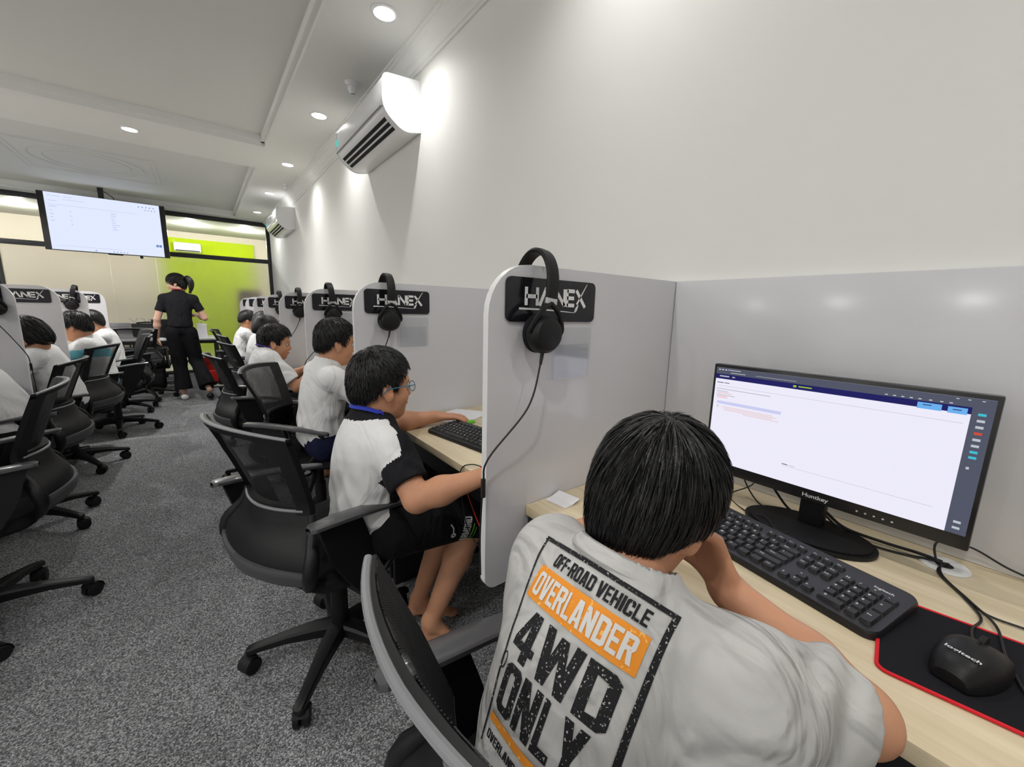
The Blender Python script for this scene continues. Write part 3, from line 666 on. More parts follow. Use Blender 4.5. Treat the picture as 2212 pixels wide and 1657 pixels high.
# ------------------------------------------------------------------ near desk: monitor, keyboard, mouse and small things
DZ = .7505
def monitor():
    x = 1.0; y0, y1, z0, z1 = .020, .480, .815, 1.085
    t = thing('monitor', 'black monitor with a lit white page on the near desk', 'monitor', (1.03, .245, DZ))
    MB().box((x, y0, z0), (x + .022, y1, z1), .003).obj('housing', 'screen_panel', t)
    MB().box((x + .02, y0 + .09, z0 + .04), (x + .045, y1 - .09, z1 - .06), .01).obj('rear_cover', 'black_plastic', t)
    sy0, sy1, sz0, sz1 = y0 + .007, y1 - .007, z0 + .026, z1 - .008
    s = MB().box((x - .0008, sy0, sz0), (x - .0002, sy1, sz1)).obj('screen', 'scr_white', t, smooth=False)
    W, Hh = sy1 - sy0, sz1 - sz0
    def R(name, u0, v0, u1, v1, m, lay=1):   # u from the left of the screen, v from the top
        return (name, u0, v0, u1, v1, m, lay)
    groups = {}
    def rect(name, m, u0, v0, u1, v1, lay=1):
        mb = groups.setdefault((name, m), MB()); xx = x - .0008 - .00025 * lay
        mb.add([(xx, sy1 - u * W, sz1 - v * Hh) for u, v in ((u0, v0), (u1, v0), (u1, v1), (u0, v1))], [(0, 1, 2, 3)])
    rect('title_bar', 'scr_dark', 0, 0, 1, .065); rect('menu_bar', 'scr_navy', 0, .065, .945, .115)
    rect('side_bar', 'scr_dark', .945, .065, 1, 1)
    for u in (.012, .028, .045): rect('bar_text', 'scr_icon', u, .014, u + .010, .026, 2)
    rect('bar_text', 'scr_icon', .06, .015, .125, .022, 2); rect('bar_text', 'scr_icon', .075, .042, .15, .048, 2); rect('bar_text', 'scr_icon', .02, .080, .07, .092, 2); rect('bar_text', 'scr_icon', .085, .082, .10, .092, 2)
    rect('bar_text', 'scr_grey', .20, .043, .38, .046, 2)
    for u in (.70, .725, .75, .775, .80, .83, .86, .885): rect('bar_text', 'scr_icon', u, .048, u + .009, .056, 2)
    for u in (.90, .93, .965): rect('bar_text', 'scr_icon', u, .012, u + .008, .018, 2)
    rect('status_dot', 'scr_green', .37, .080, .383, .098, 2); rect('status_text', 'scr_green', .392, .083, .445, .093, 2)
    rect('blue_button', 'scr_blue', .80, .075, .868, .122, 2); rect('blue_button', 'scr_blue', .884, .078, .935, .124, 2)
    rect('button_text', 'scr_navy', .815, .088, .84, .094, 3); rect('button_text', 'scr_navy', .897, .093, .92, .099, 3)
    rect('page_rule', 'scr_grey', .02, .185, .93, .188); rect('page_rule', 'scr_grey', .37, .845, .90, .848)
    for u0, v0, u1 in ((.01, .15, .045), (.05, .15, .075)): rect('page_text', 'scr_ink', u0, v0, u1, v0 + .007)
    for v0, u1 in ((.215, .28), (.24, .075), (.278, .11)): rect('page_text', 'scr_grey', .012, v0, u1, v0 + .008)
    for v0, u1 in ((.258, .09), (.292, .07), (.306, .075)): rect('red_text', 'scr_red', .016, v0, u1, v0 + .007)
    rect('highlight_row', 'scr_hl', .02, .345, .335, .375)
    for v0, u0, u1 in ((.40, .05, .30), (.415, .06, .32), (.43, .06, .30), (.445, .16, .33)): rect('red_text', 'scr_red', u0, v0, u1, v0 + .005)
    for v0 in (.39, .405): rect('page_text', 'scr_grey', .022, v0, .032, v0 + .008)
    rect('page_text', 'scr_ink', .37, .828, .395, .835); rect('page_text', 'scr_ink', .078, .955, .090, .975); rect('page_text', 'scr_grey', .40, .829, .425, .835)
    for i, v in enumerate((.10, .145, .19, .235, .28, .325, .37, .41, .49)):
        rect('side_icon', ('scr_iconteal', 'scr_icon', 'scr_icon', 'scr_iconred', 'scr_icon', 'scr_icon', 'scr_iconteal', 'scr_iconteal', 'scr_icon')[i], .962, v, .982 if i < 8 else .970, v + .018, 2)
    for v in (.90, .945): rect('side_icon', 'scr_icon', .962, v, .982, v + .018, 2)
    for (n, m), mb in groups.items(): mb.obj(n, m, s, smooth=False, fixn=False)
    q = MB(); put_text(q, 'Huntkey', (x - .0006, .262, z0 + .0085), (0, -1, 0), (0, 0, 1), .0085, width=.046, bold=.02); q.obj('logo', 'print_white', t, smooth=False, fixn=False)
    q = MB()
    for i in range(5): q.box((x - .0008, .168 - .013 * i, z0 + .010), (x, .171 - .013 * i, z0 + .0125))
    q.obj('button_marks', 'print_white', t, smooth=False)
    MB().box((x + .012, .222, DZ + .008), (x + .040, .268, z0 + .06), .006).obj('stand_neck', 'black_plastic', t)
    b = MB(); P = [(1.02 - .03 + .082 * math.cos(a), .243 + .118 * math.sin(a)) for a in [2 * math.pi * k / 48 for k in range(48)]]
    b.prism(P, (0, 0, DZ), (1, 0, 0), (0, 1, 0), (0, 0, .006)); P2 = [(.99 + .074 * math.cos(a), .243 + .109 * math.sin(a)) for a in [2 * math.pi * k / 48 for k in range(48)]]
    b.prism(P2, (0, 0, DZ + .006), (1, 0, 0), (0, 1, 0), (0, 0, .004)); b.obj('stand_base', 'black_plastic', t, sharp=50)
monitor()
_keys = {}
def keyboard(c, yaw, label, fine=True):
    """local: x to the typist's right, y away from the typist"""
    t = thing('keyboard', label, 'keyboard', (*c, DZ), yaw, 'black wired keyboards')
    P = rrect(.44, .148, .018, 5); m = MB(); H0, H1 = .012, .022
    A = [Vector((x, y, 0)) for x, y in P]
    def top(x, y, k=0.): return H0 + (H1 - H0) * (y + .074) / .148 - k
    V = [A, [Vector((x, y, top(x, y, .004))) for x, y in P], [Vector((x * .992, y * .975, top(x, y))) for x, y in P]]
    n = len(P); V = [r + [r[0]] for r in V]; m.grid(V); m.add([Vector((x * .992, y * .975, top(x, y))) for x, y in P], [tuple(range(n))]); m.add(A, [tuple(range(n))[::-1]])
    m.obj('case', 'kb_body', t, False, sharp=40)
    U = .0187; slope = math.atan2(H1 - H0, .148)
    rows = []
    x0 = -.211
    def key(x, y, w, h=1., leg=None):
        kw, kh = w * U - .0025, h * U - .0025; kk = (round(kw, 4), round(kh, 4))
        if kk not in _keys:
            b = MB(); lo = rrect(kw, kh, .002, 2); hi = rrect(kw - .0045, kh - .0045, .002, 2); b.grid([[Vector((a, c_, 0)) for a, c_ in lo + lo[:1]], [Vector((a, c_ + .0006, .0062)) for a, c_ in hi + hi[:1]]]); b.add([(a, c_ + .0006, .0062) for a, c_ in hi], [tuple(range(len(hi)))])
            _keys[kk] = b.mesh('key', 'key_black', sharp=40)
        o = bpy.data.objects.new('key', _keys[kk]); COL.objects.link(o); o.parent = t
        cx, cy = x + w * U / 2, y + h * U / 2
        o.location = (cx, cy, top(cx, cy) - .0008); o.rotation_euler = (slope, 0, 0)
        if leg and fine: legs.append((leg, cx - kw * .30, cy + kh * .02, kh, cx, cy))
    legs = []
    ys = [-.062 + U * r for r in range(5)]
    R = [[('Ctrl', 1.25), ('', 1.25), ('Alt', 1.25), ('', 6.25), ('Alt', 1.25), ('', 1.25), ('', 1.25), ('Ctrl', 1.25)],
         [('Shift', 2.25)] + [(c_, 1) for c_ in 'ZXCVBNM,./'] + [('Shift', 2.75)],
         [('Caps', 1.75)] + [(c_, 1) for c_ in 'ASDFGHJKL;'] + [("'", 1), ('Enter', 2.25)],
         [('Tab', 1.5)] + [(c_, 1) for c_ in 'QWERTYUIOP[]'] + [('\\', 1.5)],
         [('`', 1)] + [(c_, 1) for c_ in '1234567890-='] + [('Back', 2)]]
    for y, r in zip(ys, R):
        x = x0
        for s, w in r: key(x, y, w, 1, s); x += w * U
    yf = ys[4] + U * 1.35; x = x0; key(x, yf, 1, .8, 'Esc'); x += 2 * U
    for g in range(3):
        for i in range(4): key(x, yf, 1, .8, 'F%d' % (g * 4 + i + 1)); x += U
        x += U * .5
    xn = x0 + 15.25 * U
    for i, s in enumerate(('Prt', 'Scr', 'Pau')): key(xn + i * U, yf, 1, .8, s)
    for j, rr in enumerate((('Del', 'End', 'PgD'), ('Ins', 'Hom', 'PgU'))):
        for i, s in enumerate(rr): key(xn + i * U, ys[3 + j], 1, 1, s)
    for i in range(3): key(xn + i * U, ys[0], 1, 1, '<v>'[i])
    key(xn + U, ys[1], 1, 1, '^')
    xp = xn + 3.25 * U
    for j, rr in enumerate(('0.', '123', '456', '789', 'N/*')):
        x = xp
        for s in rr:
            w = 2 if s == '0' else 1; key(x, ys[j], w, 1, s); x += w * U
    key(xp + 3 * U, ys[0], 1, 2, 'Ent'); key(xp + 3 * U, ys[2], 1, 2, '+'); key(xp + 3 * U, ys[4], 1, 1, '-')
    if fine:
        q = MB(); w_ = Vector((0, math.cos(slope), math.sin(slope)))
        for s, a, b, kh, cx, cy in legs: put_text(q, s, (a, b, top(cx, cy) + .0056 + (b - cy) * math.sin(slope)), (1, 0, 0), w_, 0.0052 if len(s) == 1 else .0031, bold=.02)
        for i in range(3): put_text(q, '.', (xp + U * (i + .4), yf + .006, top(0, yf) + .0004), (1, 0, 0), w_, .006)
        q.obj('key_legends', 'print_white', t, False, smooth=False, fixn=False)
        q = MB(); put_text(q, 'logitech', (xp + 1.9 * U, yf + .004, top(0, yf + .004) + .0004), (1, 0, 0), w_, .006, bold=.015); q.obj('logo', 'print_white', t, False, smooth=False, fixn=False)
    return t
keyboard((.826, .279), math.radians(-90 - 10.5), 'black keyboard before the lit monitor, white key letters')
keyboard((.735, 1.125), math.radians(-90 + 9), 'black keyboard under the hand of the boy in glasses')

t = thing('mouse', 'black wired mouse on the red edged mouse pad', 'mouse', (.752, -.008, DZ + .0035), math.radians(-14))
V = []
for i in range(15):
    s = i / 14; x = -.052 + .104 * s; w = .0325 * (math.sin(math.pi * (.06 + .74 * s)) ** .40); h = .036 * math.sin(math.pi * (.10 + .80 * (s ** .8) * .97)) ** .75
    V.append([Vector((x, w * math.copysign(abs(math.cos(a)) ** .7, math.cos(a)), .002 + max(0, h * math.sin(a) ** .8 if math.sin(a) > 0 else 0))) for a in [math.pi * k / 16 for k in range(17)]])
m = MB(); m.grid(V); m.add(V[0], [tuple(range(17))]); m.add(V[-1], [tuple(range(17))[::-1]]); m.add([r[0] for r in V] + [r[-1] for r in V][::-1], [tuple(range(30))])
body = m.obj('shell', 'black_plastic', t, False, sharp=60)
MB().cyl((.030, 0, .0295), .010, .006, (0, 1, 0), 16).obj('scroll_wheel', 'dark_plastic', t, False)
MB().tube([(.012, 0, .0362), (.022, 0, .0345), (.035, 0, .029), (.046, 0, .020)], .0007, 5).obj('button_gap', 'cable_black', t, False)
q = MB(); put_text(q, 'logitech', (-.030, .0165, .0352), (0, -1, 0), (1, 0, .06), .0062, width=.033, bold=.02); q.obj('logo', 'print_white', t, False, smooth=False, fixn=False)

t = thing('mouse_pad', 'black mouse pad with a red stitched edge on the near desk', 'mouse pad', (.78, -.03, DZ), math.radians(9.5))
P = rrect(.20, .25, .012, 5)
MB().prism(P, (.0, -.012, 0), (1, 0, 0), (0, 1, 0), (0, 0, .003)).obj('cloth', 'mousepad_cloth', t, False, sharp=50)
MB().tube([(x, y - .012, .0022) for x, y in P], .0024, 6, closed=True).obj('stitched_edge', 'red_edge', t, False)

t = thing('cable_grommet', 'pale round cable grommet in the near desk with wires through it', 'grommet', (1.066, .045, DZ))
MB().lathe([(.012, .001), (.030, .0035), (.034, .002), (.035, 0)], (1.066, .045, DZ), 28).obj('ring', 'print_white', t)
MB().lathe([(.0001, .0012), (.0125, .0012)], (1.066, .045, DZ), 16).obj('hole', 'ac_dark', t)
def cable(label, pts, r=.0022, m='cable_black', n=10):
    return tag(MB().tube(spline(pts, n), r, 6).obj('cable', m), label, 'cable')
z = DZ + .0025
cable('thick black cable curving from the monitor neck to the pale grommet', [(1.035, .225, .79), (1.045, .19, z + .012), (1.06, .13, z + .004), (1.062, .08, z + .006), (1.064, .048, z + .004)], .0032)
cable('second black cable running beside the thick one to the pale grommet', [(1.04, .25, .80), (1.05, .20, z + .004), (1.035, .15, z), (1.045, .10, z), (1.064, .05, z + .004)], .0024)
cable('thin black wire looping from the grommet to the cubicle wall', [(1.066, .040, z + .003), (1.05, .055, z + .01), (1.075, .060, z + .035), (1.10, .02, z + .035), (1.115, -.03, z + .012), (1.12, -.09, z)], .0018)
cable('black wire from the grommet down to the mouse', [(1.06, .045, z + .004), (1.02, .048, z), (.96, .012, z), (.91, -.010, z + .001), (.86, -.004, z + .004), (.805, -.007, DZ + .018)], .0018)
cable('black wire running over the mouse pad past the mouse', [(1.058, .05, z + .005), (1.01, .042, z + .002), (.95, .004, z + .002), (.90, -.025, z + .003), (.82, -.038, z + .004), (.74, -.062, z + .004), (.68, -.10, z + .004)], .0018)
cable('black wire leaving the knot towards the desk end', [(.945, .002, z), (.93, -.02, z), (.935, -.06, z), (.94, -.14, z)], .0018)
cable('thin black wire hanging behind the left side of the monitor', [(1.03, .40, .85), (1.06, .405, .80), (1.05, .37, z + .006), (1.03, .33, z), (1.05, .28, z), (1.06, .24, z)], .0018)
cable('thin black wire crossing under the left side of the monitor', [(1.03, .37, .84), (1.055, .38, .79), (1.03, .42, z), (.975, .36, z), (.955, .31, z + .012), (.915, .275, z + .012), (.905, .25, z + .018)], .0015)
cable('coiled black lead behind the monitor stand', [(1.03, .34, .83), (1.06, .33, .79), (1.065, .30, z + .003), (1.05, .265, z + .002), (1.06, .235, z + .006)], .003)
q = MB()
def leaf(mb, pts, th=.0006): mb.add([(a, b, c + th) for a, b, c in pts] + pts, [(0, 1, 2, 3), (7, 6, 5, 4), (0, 4, 5, 1), (1, 5, 6, 2), (2, 6, 7, 3), (3, 7, 4, 0)])
t = thing('paper_note', 'small folded paper note on the near desk against the partition', 'paper', (.655, .65, DZ))
leaf(q, [(.628, .672, DZ), (.636, .612, DZ), (.660, .612, DZ + .001), (.652, .674, DZ + .001)]); leaf(q, [(.652, .674, DZ + .0014), (.660, .612, DZ + .0014), (.684, .612, DZ + .010), (.676, .674, DZ + .010)])
q.obj('sheet', 'paper', t, smooth=False)
q = MB()
for i in range(4): q.add([(.662 + .004 * i, .664 - .0, DZ + .0036 + .0014 * i), (.663 + .004 * i, .635, DZ + .0036 + .0014 * i), (.6645 + .004 * i, .635, DZ + .0042 + .0014 * i), (.6635 + .004 * i, .664, DZ + .0042 + .0014 * i)], [(0, 1, 2, 3)])
q.obj('print_lines', 'grey_plastic', t, smooth=False)
# desk of the boy in glasses
q = MB(); leaf(q, [(.70, 1.50, DZ), (.78, 1.34, DZ), (1.0, 1.45, DZ), (.90, 1.585, DZ)]); tag(q.obj('paper_sheet', 'paper', smooth=False), 'white paper sheet on the desk of the boy in glasses', 'paper')
tag(MB().box((.80, 1.335, DZ + .001), (.845, 1.352, DZ + .013), .003).obj('highlighter_pen', 'green_plastic'), 'bright green pen behind the hand of the boy in glasses', 'pen')
cable('thin black wire drooping over the edge of the glasses boy desk', [(.75, .90, z), (.63, .88, z + .002), (.59, .945, z + .006), (.562, .965, .74), (.56, .955, .66), (.57, .93, .56), (.60, .88, .50)], .0018)
cable('thin red wire under the desk of the boy in glasses', [(.60, 1.0, .66), (.57, .90, .63), (.55, .80, .59), (.54, .72, .57)], .0016, 'red_cable')

# ------------------------------------------------------------------ ceiling-hung screen
t = thing('television', 'flat screen hung from the ceiling, white document on it', 'television', (-.95, 8.3, 2.2))
# built facing -y, slightly turned and tipped
tz = 1.60; TVR = Matrix.Translation((-.935, 8.30, 2.245)) @ Matrix.Rotation(math.radians(-1.), 4, 'Z') @ Matrix.Rotation(math.radians(0), 4, 'X')
def tv(name, lo, hi, m, b=0., par=None, smooth=True):
    q = MB().box(lo, hi, b); q.v = [tuple(TVR @ Vector(v)) for v in q.v]; return q.obj(name, m, par or t, smooth=smooth)
w, h = .645, .375
tv('housing', (-w, 0, -h), (w, .045, h), 'screen_panel', .006)
sc = tv('screen', (-w + .065, -.0015, -h + .010), (w - .062, -.0003, h - .006), 'tv_white', smooth=False)
SX, SZ = w - .064, h - .008
def tvq(name, m, rs):
    q = MB()
    for u0, v0, u1, v1 in rs: q.add([TVR @ Vector((-SX + 2 * SX * u, -.0022, SZ - 2 * SZ * v)) for u, v in ((u0, v0), (u1, v0), (u1, v1), (u0, v1))], [(0, 1, 2, 3)])
    q.obj(name, m, sc, smooth=False, fixn=False)
tvq('page_rule', 'tv_grey', [(.02, .20, .78, .206), (.04, .92, .60, .926)])
tvq('page_text', 'tv_grey', [(.03, .045, .05, .06), (.06, .05, .13, .06), (.16, .05, .23, .06), (.03, .135, .10, .145), (.15, .10, .33, .108), (.03, .23, .09, .245)] + [(.03, .30 + .06 * i, .05 + .01 * (i % 2), .315 + .06 * i) for i in range(4)] + [(.19, .30 + .075 * i, .205, .315 + .075 * i) for i in range(4)] + [(.54, .25 + .042 * i, (.59, .585, .57, .575, .575, .61, .58, .59)[i], .263 + .042 * i) for i in range(8)])
tvq('tool_icons', 'tv_blue', [(.80 + .035 * i, .055, .81 + .035 * i, .075) for i in range(5)] + [(.86 + .03 * i, .11, .87 + .03 * i, .125) for i in range(4)] + [(.93, .765, .955, .81), (.96, .765, .985, .81), (.36, .965, .375, .98)] + [(.52 + .03 * i, .965, .53 + .03 * i, .98) for i in range(5)])
q = MB().box((-.06, .02, h), (.0, .05, 2.762 - 2.245), .004); q.v = [tuple(TVR @ Vector(v)) for v in q.v]; q.obj('ceiling_pole', 'black_metal', t)
q = MB(); q.tube([TVR @ Vector(p) for p in spline([(.0, .05, h + .1), (.06, .05, h + .06), (.09, .05, h + .03), (.10, .05, h - .02)], 6)], .005, 6); q.obj('cable', 'cable_black', t)
tv('sensor_bar', (-.04, .0, -h - .012), (.12, .03, -h), 'black_plastic', .003); tv('webcam', (.30, -.01, -h - .035), (.335, .03, -h), 'black_plastic', .008)

# ------------------------------------------------------------------ teacher table and what stands around it
t = thing('table', 'white topped table with black steel legs before the glass front', 'table', (-.42, 7.4, 0))
TX = (-1.12, .175); TY = (7.07, 7.72)
MB().box((TX[0], TY[0], .700), (TX[1], TY[1], .725), .002).obj('tabletop', 'table_white', t)
q = MB(); q.box((TX[0] + .01, TY[0] + .005, .655), (TX[1] - .004, TY[0] + .05, .6995), .002); q.box((TX[0] + .01, TY[1] - .05, .655), (TX[1] - .004, TY[1] - .005, .6995), .002); q.box((TX[0] + .01, TY[0] + .0505, .655), (TX[0] + .055, TY[1] - .0505, .6995)); q.box((TX[1] - .049, TY[0] + .0505, .655), (TX[1] - .004, TY[1] - .0505, .6995)); q.obj('frame', 'black_metal', t)
for x in (TX[0] + .01, TX[1] - .049):
    for y in (TY[0] + .005, TY[1] - .05): MB().box((x, y, .0), (x + .045, y + .045, .654), .002).obj('leg', 'black_metal', t)
tag(MB().box((.185, 7.03, 0), (.235, 7.11, .055), .004).obj('floor_socket', 'ac_white'), 'small white box on the carpet by the table leg', 'socket')
def laptop(x, y, yaw, w, label, m, ms, tilt=15):
    t = thing('laptop', label, 'laptop', (x, y, .7255), math.radians(yaw), 'laptops on the teacher table')
    MB().box((-w / 2, -.11, 0), (w / 2, .11, .016), .004).obj('base', m, t, False)
    R = Matrix.Rotation(math.radians(-tilt), 3, 'X')
    q = MB().box((-w / 2, -.004, 0), (w / 2, .004, w * .66), .003); q.v = [tuple(R @ Vector(v) + Vector((0, .11, .016))) for v in q.v]; lid = q.obj('lid', m, t, False)
    q = MB().box((-w / 2 + .012, -.0052, .014), (w / 2 - .012, -.0042, w * .66 - .012)); q.v = [tuple(R @ Vector(v) + Vector((0, .11, .016))) for v in q.v]; q.obj('screen', ms, lid, False, smooth=False)
laptop(-.87, 7.28, 180, .30, 'silver laptop seen from behind beside the end partition', 'silver', 'screen_panel', 12)
laptop(-.66, 7.50, 4, .26, 'small open laptop with a dim screen in the middle of the table', 'black_plastic', 'dark_plastic', 20)
laptop(-.34, 7.34, 176, .36, 'tall black laptop beside the woman on the table', 'black_plastic', 'screen_panel', 6)
for i, (x, y, a, l) in enumerate(((-.74, 7.2, 8, 'loose white papers on the table by the silver laptop'), (-.52, 7.17, -6, 'loose white papers on the table behind the drawn up chair'))):
    q = MB()
    for k in range(4):
        R = Matrix.Rotation(math.radians(a + 9 * k), 3, 'Z'); leaf(q, [tuple(R @ Vector(p) + Vector((x, y, .7256 + .0012 * k))) for p in ((-.10, -.07, 0), (.10, -.07, 0), (.10, .07, .002), (-.10, .07, .002))])
    tag(q.obj('papers', 'paper', smooth=False), l, 'papers')
t = thing('paper_bag', 'white upright paper bag on the table behind the woman', 'bag', (.0, 7.35, .7255))
MB().prism([(-.06, 0), (.06, 0), (.055, .19), (-.055, .19)], (.0, 7.31, .7255), (1, 0, 0), (0, 0, 1), (0, .08, 0)).obj('body', 'paper', t, smooth=False)
MB().tube(spline([(-.025, 7.309, .915), (-.02, 7.309, .95), (.02, 7.309, .95), (.025, 7.309, .915)], 6), .003, 6).obj('handle', 'paper', t)
def backpack(x, y, yaw, s, mats, label, trim):
    t = thing('backpack', label, 'backpack', (x, y, 0), math.radians(yaw))
    def blob(lo, hi, b, name, m, par):
        q = MB().box([v * s for v in lo], [v * s for v in hi], b * s, seg=4); q.v = [(a + (.06 * s * (c / (.44 * s)) if True else 0) * .4, b_, c) for a, b_, c in q.v]; return q.obj(name, m, par, False, sharp=60)
    bd = blob((-.10, -.15, .0), (.08, .15, .44), .065, 'body', mats[0], t); blob((.075, -.12, .03), (.13, .12, .24), .03, 'front_pocket', mats[1], t)
    MB().tube([(s * (.11 + .004), s * y_, s * .36) for y_ in (-.11, 0, .11)], .004 * s, 6).obj('zip', trim, bd, False)
    MB().tube(spline([(0, -.03 * s, .435 * s), (.01 * s, -.025 * s, .475 * s), (.01 * s, .025 * s, .475 * s), (0, .03 * s, .435 * s)], 5), .007 * s, 6).obj('grab_handle', mats[0], t, False)
    for e in (-1, 1): MB().tube(spline([(-.06 * s, e * .08 * s, .42 * s), (-.14 * s, e * .085 * s, .34 * s), (-.15 * s, e * .09 * s, .18 * s), (-.09 * s, e * .11 * s, .06 * s)], 6), .012 * s, 6, sy=1.8).obj('strap', mats[0], t, False)
backpack(-.60, 7.38, -80, .95, ('black_fabric', 'black_fabric'), 'black backpack on the carpet under the teacher table', 'grey_plastic')
backpack(-.88, 7.20, -100, .8, ('dark_plastic', 'black_fabric'), 'second black backpack under the table beside the chair base', 'grey_plastic')
backpack(.055, 7.62, -70, .9, ('red_fabric', 'red_fabric'), 'red and black backpack under the table corner', 'black_fabric')
tag(MB().tube([(-.38 + .12 * math.cos(a) * (1 + .05 * math.sin(3 * a)), 7.85 + .1 * math.sin(a), .01 + .004 * (a % 1.7)) for a in [k * .35 for k in range(60)]], .007, 6).obj('cable_coil', 'cable_black'), 'coil of black cable on the floor behind the table', 'cable')

# ------------------------------------------------------------------ smooth bodies: distance fields turned into one continuous surface
def V3(*a): return np.array(a, float)
def nrm(v): return v / (np.linalg.norm(v) + 1e-12)
class Shape:
    def __init__(s): s.ops = []
    def _a(s, sign, fn, c, r, k): s.ops.append((sign, fn, np.asarray(c[0], float) - r, np.asarray(c[1], float) + r, k)); return s
    def cap(s, a, b, ra, rb=None, k=.02, sign=1, R=None, sq=None):
        a = np.asarray(a, float); b = np.asarray(b, float); rb = ra if rb is None else rb; d = b - a; L = d @ d + 1e-12
        M = None
        if sq is not None:     # flattened: squeeze factors along an axis given by R (unit vector), factor sq
            ax = nrm(np.asarray(R, float)); M = np.eye(3) + (1 / sq - 1) * np.outer(ax, ax)
        def fn(P):
            q = P - a; t = np.clip((q @ d) / L, 0, 1); w = q - t[..., None] * d
            if M is not None: w = w @ M
            return np.sqrt((w * w).sum(-1)) - (ra + t * (rb - ra))
        return s._a(sign, fn, (np.minimum(a, b), np.maximum(a, b)), max(ra, rb) + k + .02, k)
    def ell(s, c, r, R=None, k=.02, sign=1):
        c = np.asarray(c, float); r = np.asarray(r, float); R = np.eye(3) if R is None else R
        def fn(P):
            q = ((P - c) @ R) / r; k0 = np.sqrt((q * q).sum(-1)); q2 = q / r; k1 = np.sqrt((q2 * q2).sum(-1)) + 1e-9
            return k0 * (k0 - 1) / k1
        return s._a(sign, fn, (c, c), r.max() + k + .02, k)
    def cut(s, p, n, k=.004, lim=None, r=.3):
        """remove everything on the +n side of the plane, within r of p"""
        p = np.asarray(p, float); n = nrm(np.asarray(n, float))
        def fn(P):
            d = -((P - p) @ n)
            if lim is not None: d = np.maximum(d, np.sqrt(((P - p) ** 2).sum(-1)) - lim)
            return d
        return s._a(-1, fn, (p, p), r if lim is None else lim + .02, k)
    def fold(s, fn): s.ops.append((0, fn, None, None, 0)); return s
    def at(s, P):
        v = np.full(P.shape[:-1], .3)
        for sign, fn, lo, hi, k in s.ops:
            if sign == 0: v = v + fn(P); continue
            d = fn(P)
            if sign < 0: d = -d; h = np.clip(.5 - .5 * (v - d) / -k if 0 else .5 + .5 * (v - d) / k, 0, 1); v = d + (v - d) * h + k * h * (1 - h)
            else: h = np.clip(.5 + .5 * (v - d) / k, 0, 1); v = v + (d - v) * h - k * h * (1 - h)
        return v
    def bounds(s):
        L = [o for o in s.ops if o[0] > 0]
        return np.min([o[2] for o in L], 0), np.max([o[3] for o in L], 0)
    def mesh(s, res, smooth=1):
        lo, hi = s.bounds(); n = np.ceil((hi - lo) / res).astype(int) + 1
        ax = [lo[i] + res * np.arange(n[i]) for i in range(3)]
        v = np.full(n, .3, np.float32)
        for sign, fn, l, h_, k in s.ops:
            if sign == 0:
                i = np.argwhere(np.abs(v) < .03)
                P = np.stack([ax[a][i[:, a]] for a in range(3)], -1); v[i[:, 0], i[:, 1], i[:, 2]] += fn(P); continue
            a = np.clip(np.floor((l - lo) / res).astype(int), 0, n); b = np.clip(np.ceil((h_ - lo) / res).astype(int) + 1, 0, n)
            if (b <= a).any(): continue
            sl = tuple(slice(a[i], b[i]) for i in range(3))
            P = np.stack(np.meshgrid(*[ax[i][sl[i]] for i in range(3)], indexing='ij'), -1); d = fn(P).astype(np.float32); c = v[sl]
            if sign < 0: d = -d; h = np.clip(.5 + .5 * (c - d) / k, 0, 1); v[sl] = d + (c - d) * h + k * h * (1 - h)
            else: h = np.clip(.5 + .5 * (c - d) / k, 0, 1); v[sl] = c + (d - c) * h - k * h * (1 - h)
        v[0] = v[-1] = .3; v[:, 0] = v[:, -1] = .3; v[:, :, 0] = v[:, :, -1] = .3
        return nets(v, lo, res, smooth)
def nets(v, lo, res, smooth):
    s = v < 0; n = v.shape
    def c8(a): return [a[i:n[0] - 1 + i, j:n[1] - 1 + j, k:n[2] - 1 + k] for i in (0, 1) for j in (0, 1) for k in (0, 1)]
    cnt = sum(q.astype(np.int8) for q in c8(s)); act = (cnt > 0) & (cnt < 8); I = np.argwhere(act)
    idx = np.full(act.shape, -1, np.int64); idx[act] = np.arange(len(I))
    vals = np.stack([q[act] for q in c8(v)], -1); off = np.array([(i, j, k) for i in (0, 1) for j in (0, 1) for k in (0, 1)], float)
    acc = np.zeros((len(I), 3)); num = np.zeros(len(I))
    for a in range(8):
        for b in range(a + 1, 8):
            if np.abs(off[a] - off[b]).sum() != 1: continue
            va, vb = vals[:, a], vals[:, b]; m = (va < 0) != (vb < 0); t = np.where(m, va / np.where(m, va - vb, 1), 0)
            acc += np.where(m[:, None], off[a] + t[:, None] * (off[b] - off[a]), 0); num += m
    P = lo + res * (I + acc / num[:, None]); F = []
    for ax in range(3):
        u, w = [(1, 2), (2, 0), (0, 1)][ax]
        a = np.take(s, range(n[ax] - 1), ax); b = np.take(s, range(1, n[ax]), ax); E = np.argwhere(a != b)
        E = E[(E[:, u] > 0) & (E[:, w] > 0) & (E[:, u] < n[u] - 1) & (E[:, w] < n[w] - 1)]
        ins = s[E[:, 0], E[:, 1], E[:, 2]]; q = []
        for du, dw in ((-1, -1), (0, -1), (0, 0), (-1, 0)):
            e = E.copy(); e[:, u] += du; e[:, w] += dw; q.append(idx[e[:, 0], e[:, 1], e[:, 2]])
        q = np.stack(q, -1); q[~ins] = q[~ins][:, ::-1]; F.append(q)
    F = np.concatenate(F)
    for _ in range(smooth):
        sm = np.zeros_like(P); ct = np.zeros(len(P))
        for i in range(4):
            j = F[:, (i + 1) % 4]; np.add.at(sm, F[:, i], P[j]); np.add.at(ct, F[:, i], 1); np.add.at(sm, j, P[F[:, i]]); np.add.at(ct, j, 1)
        P = P * .5 + .5 * sm / ct[:, None]
    return P, F
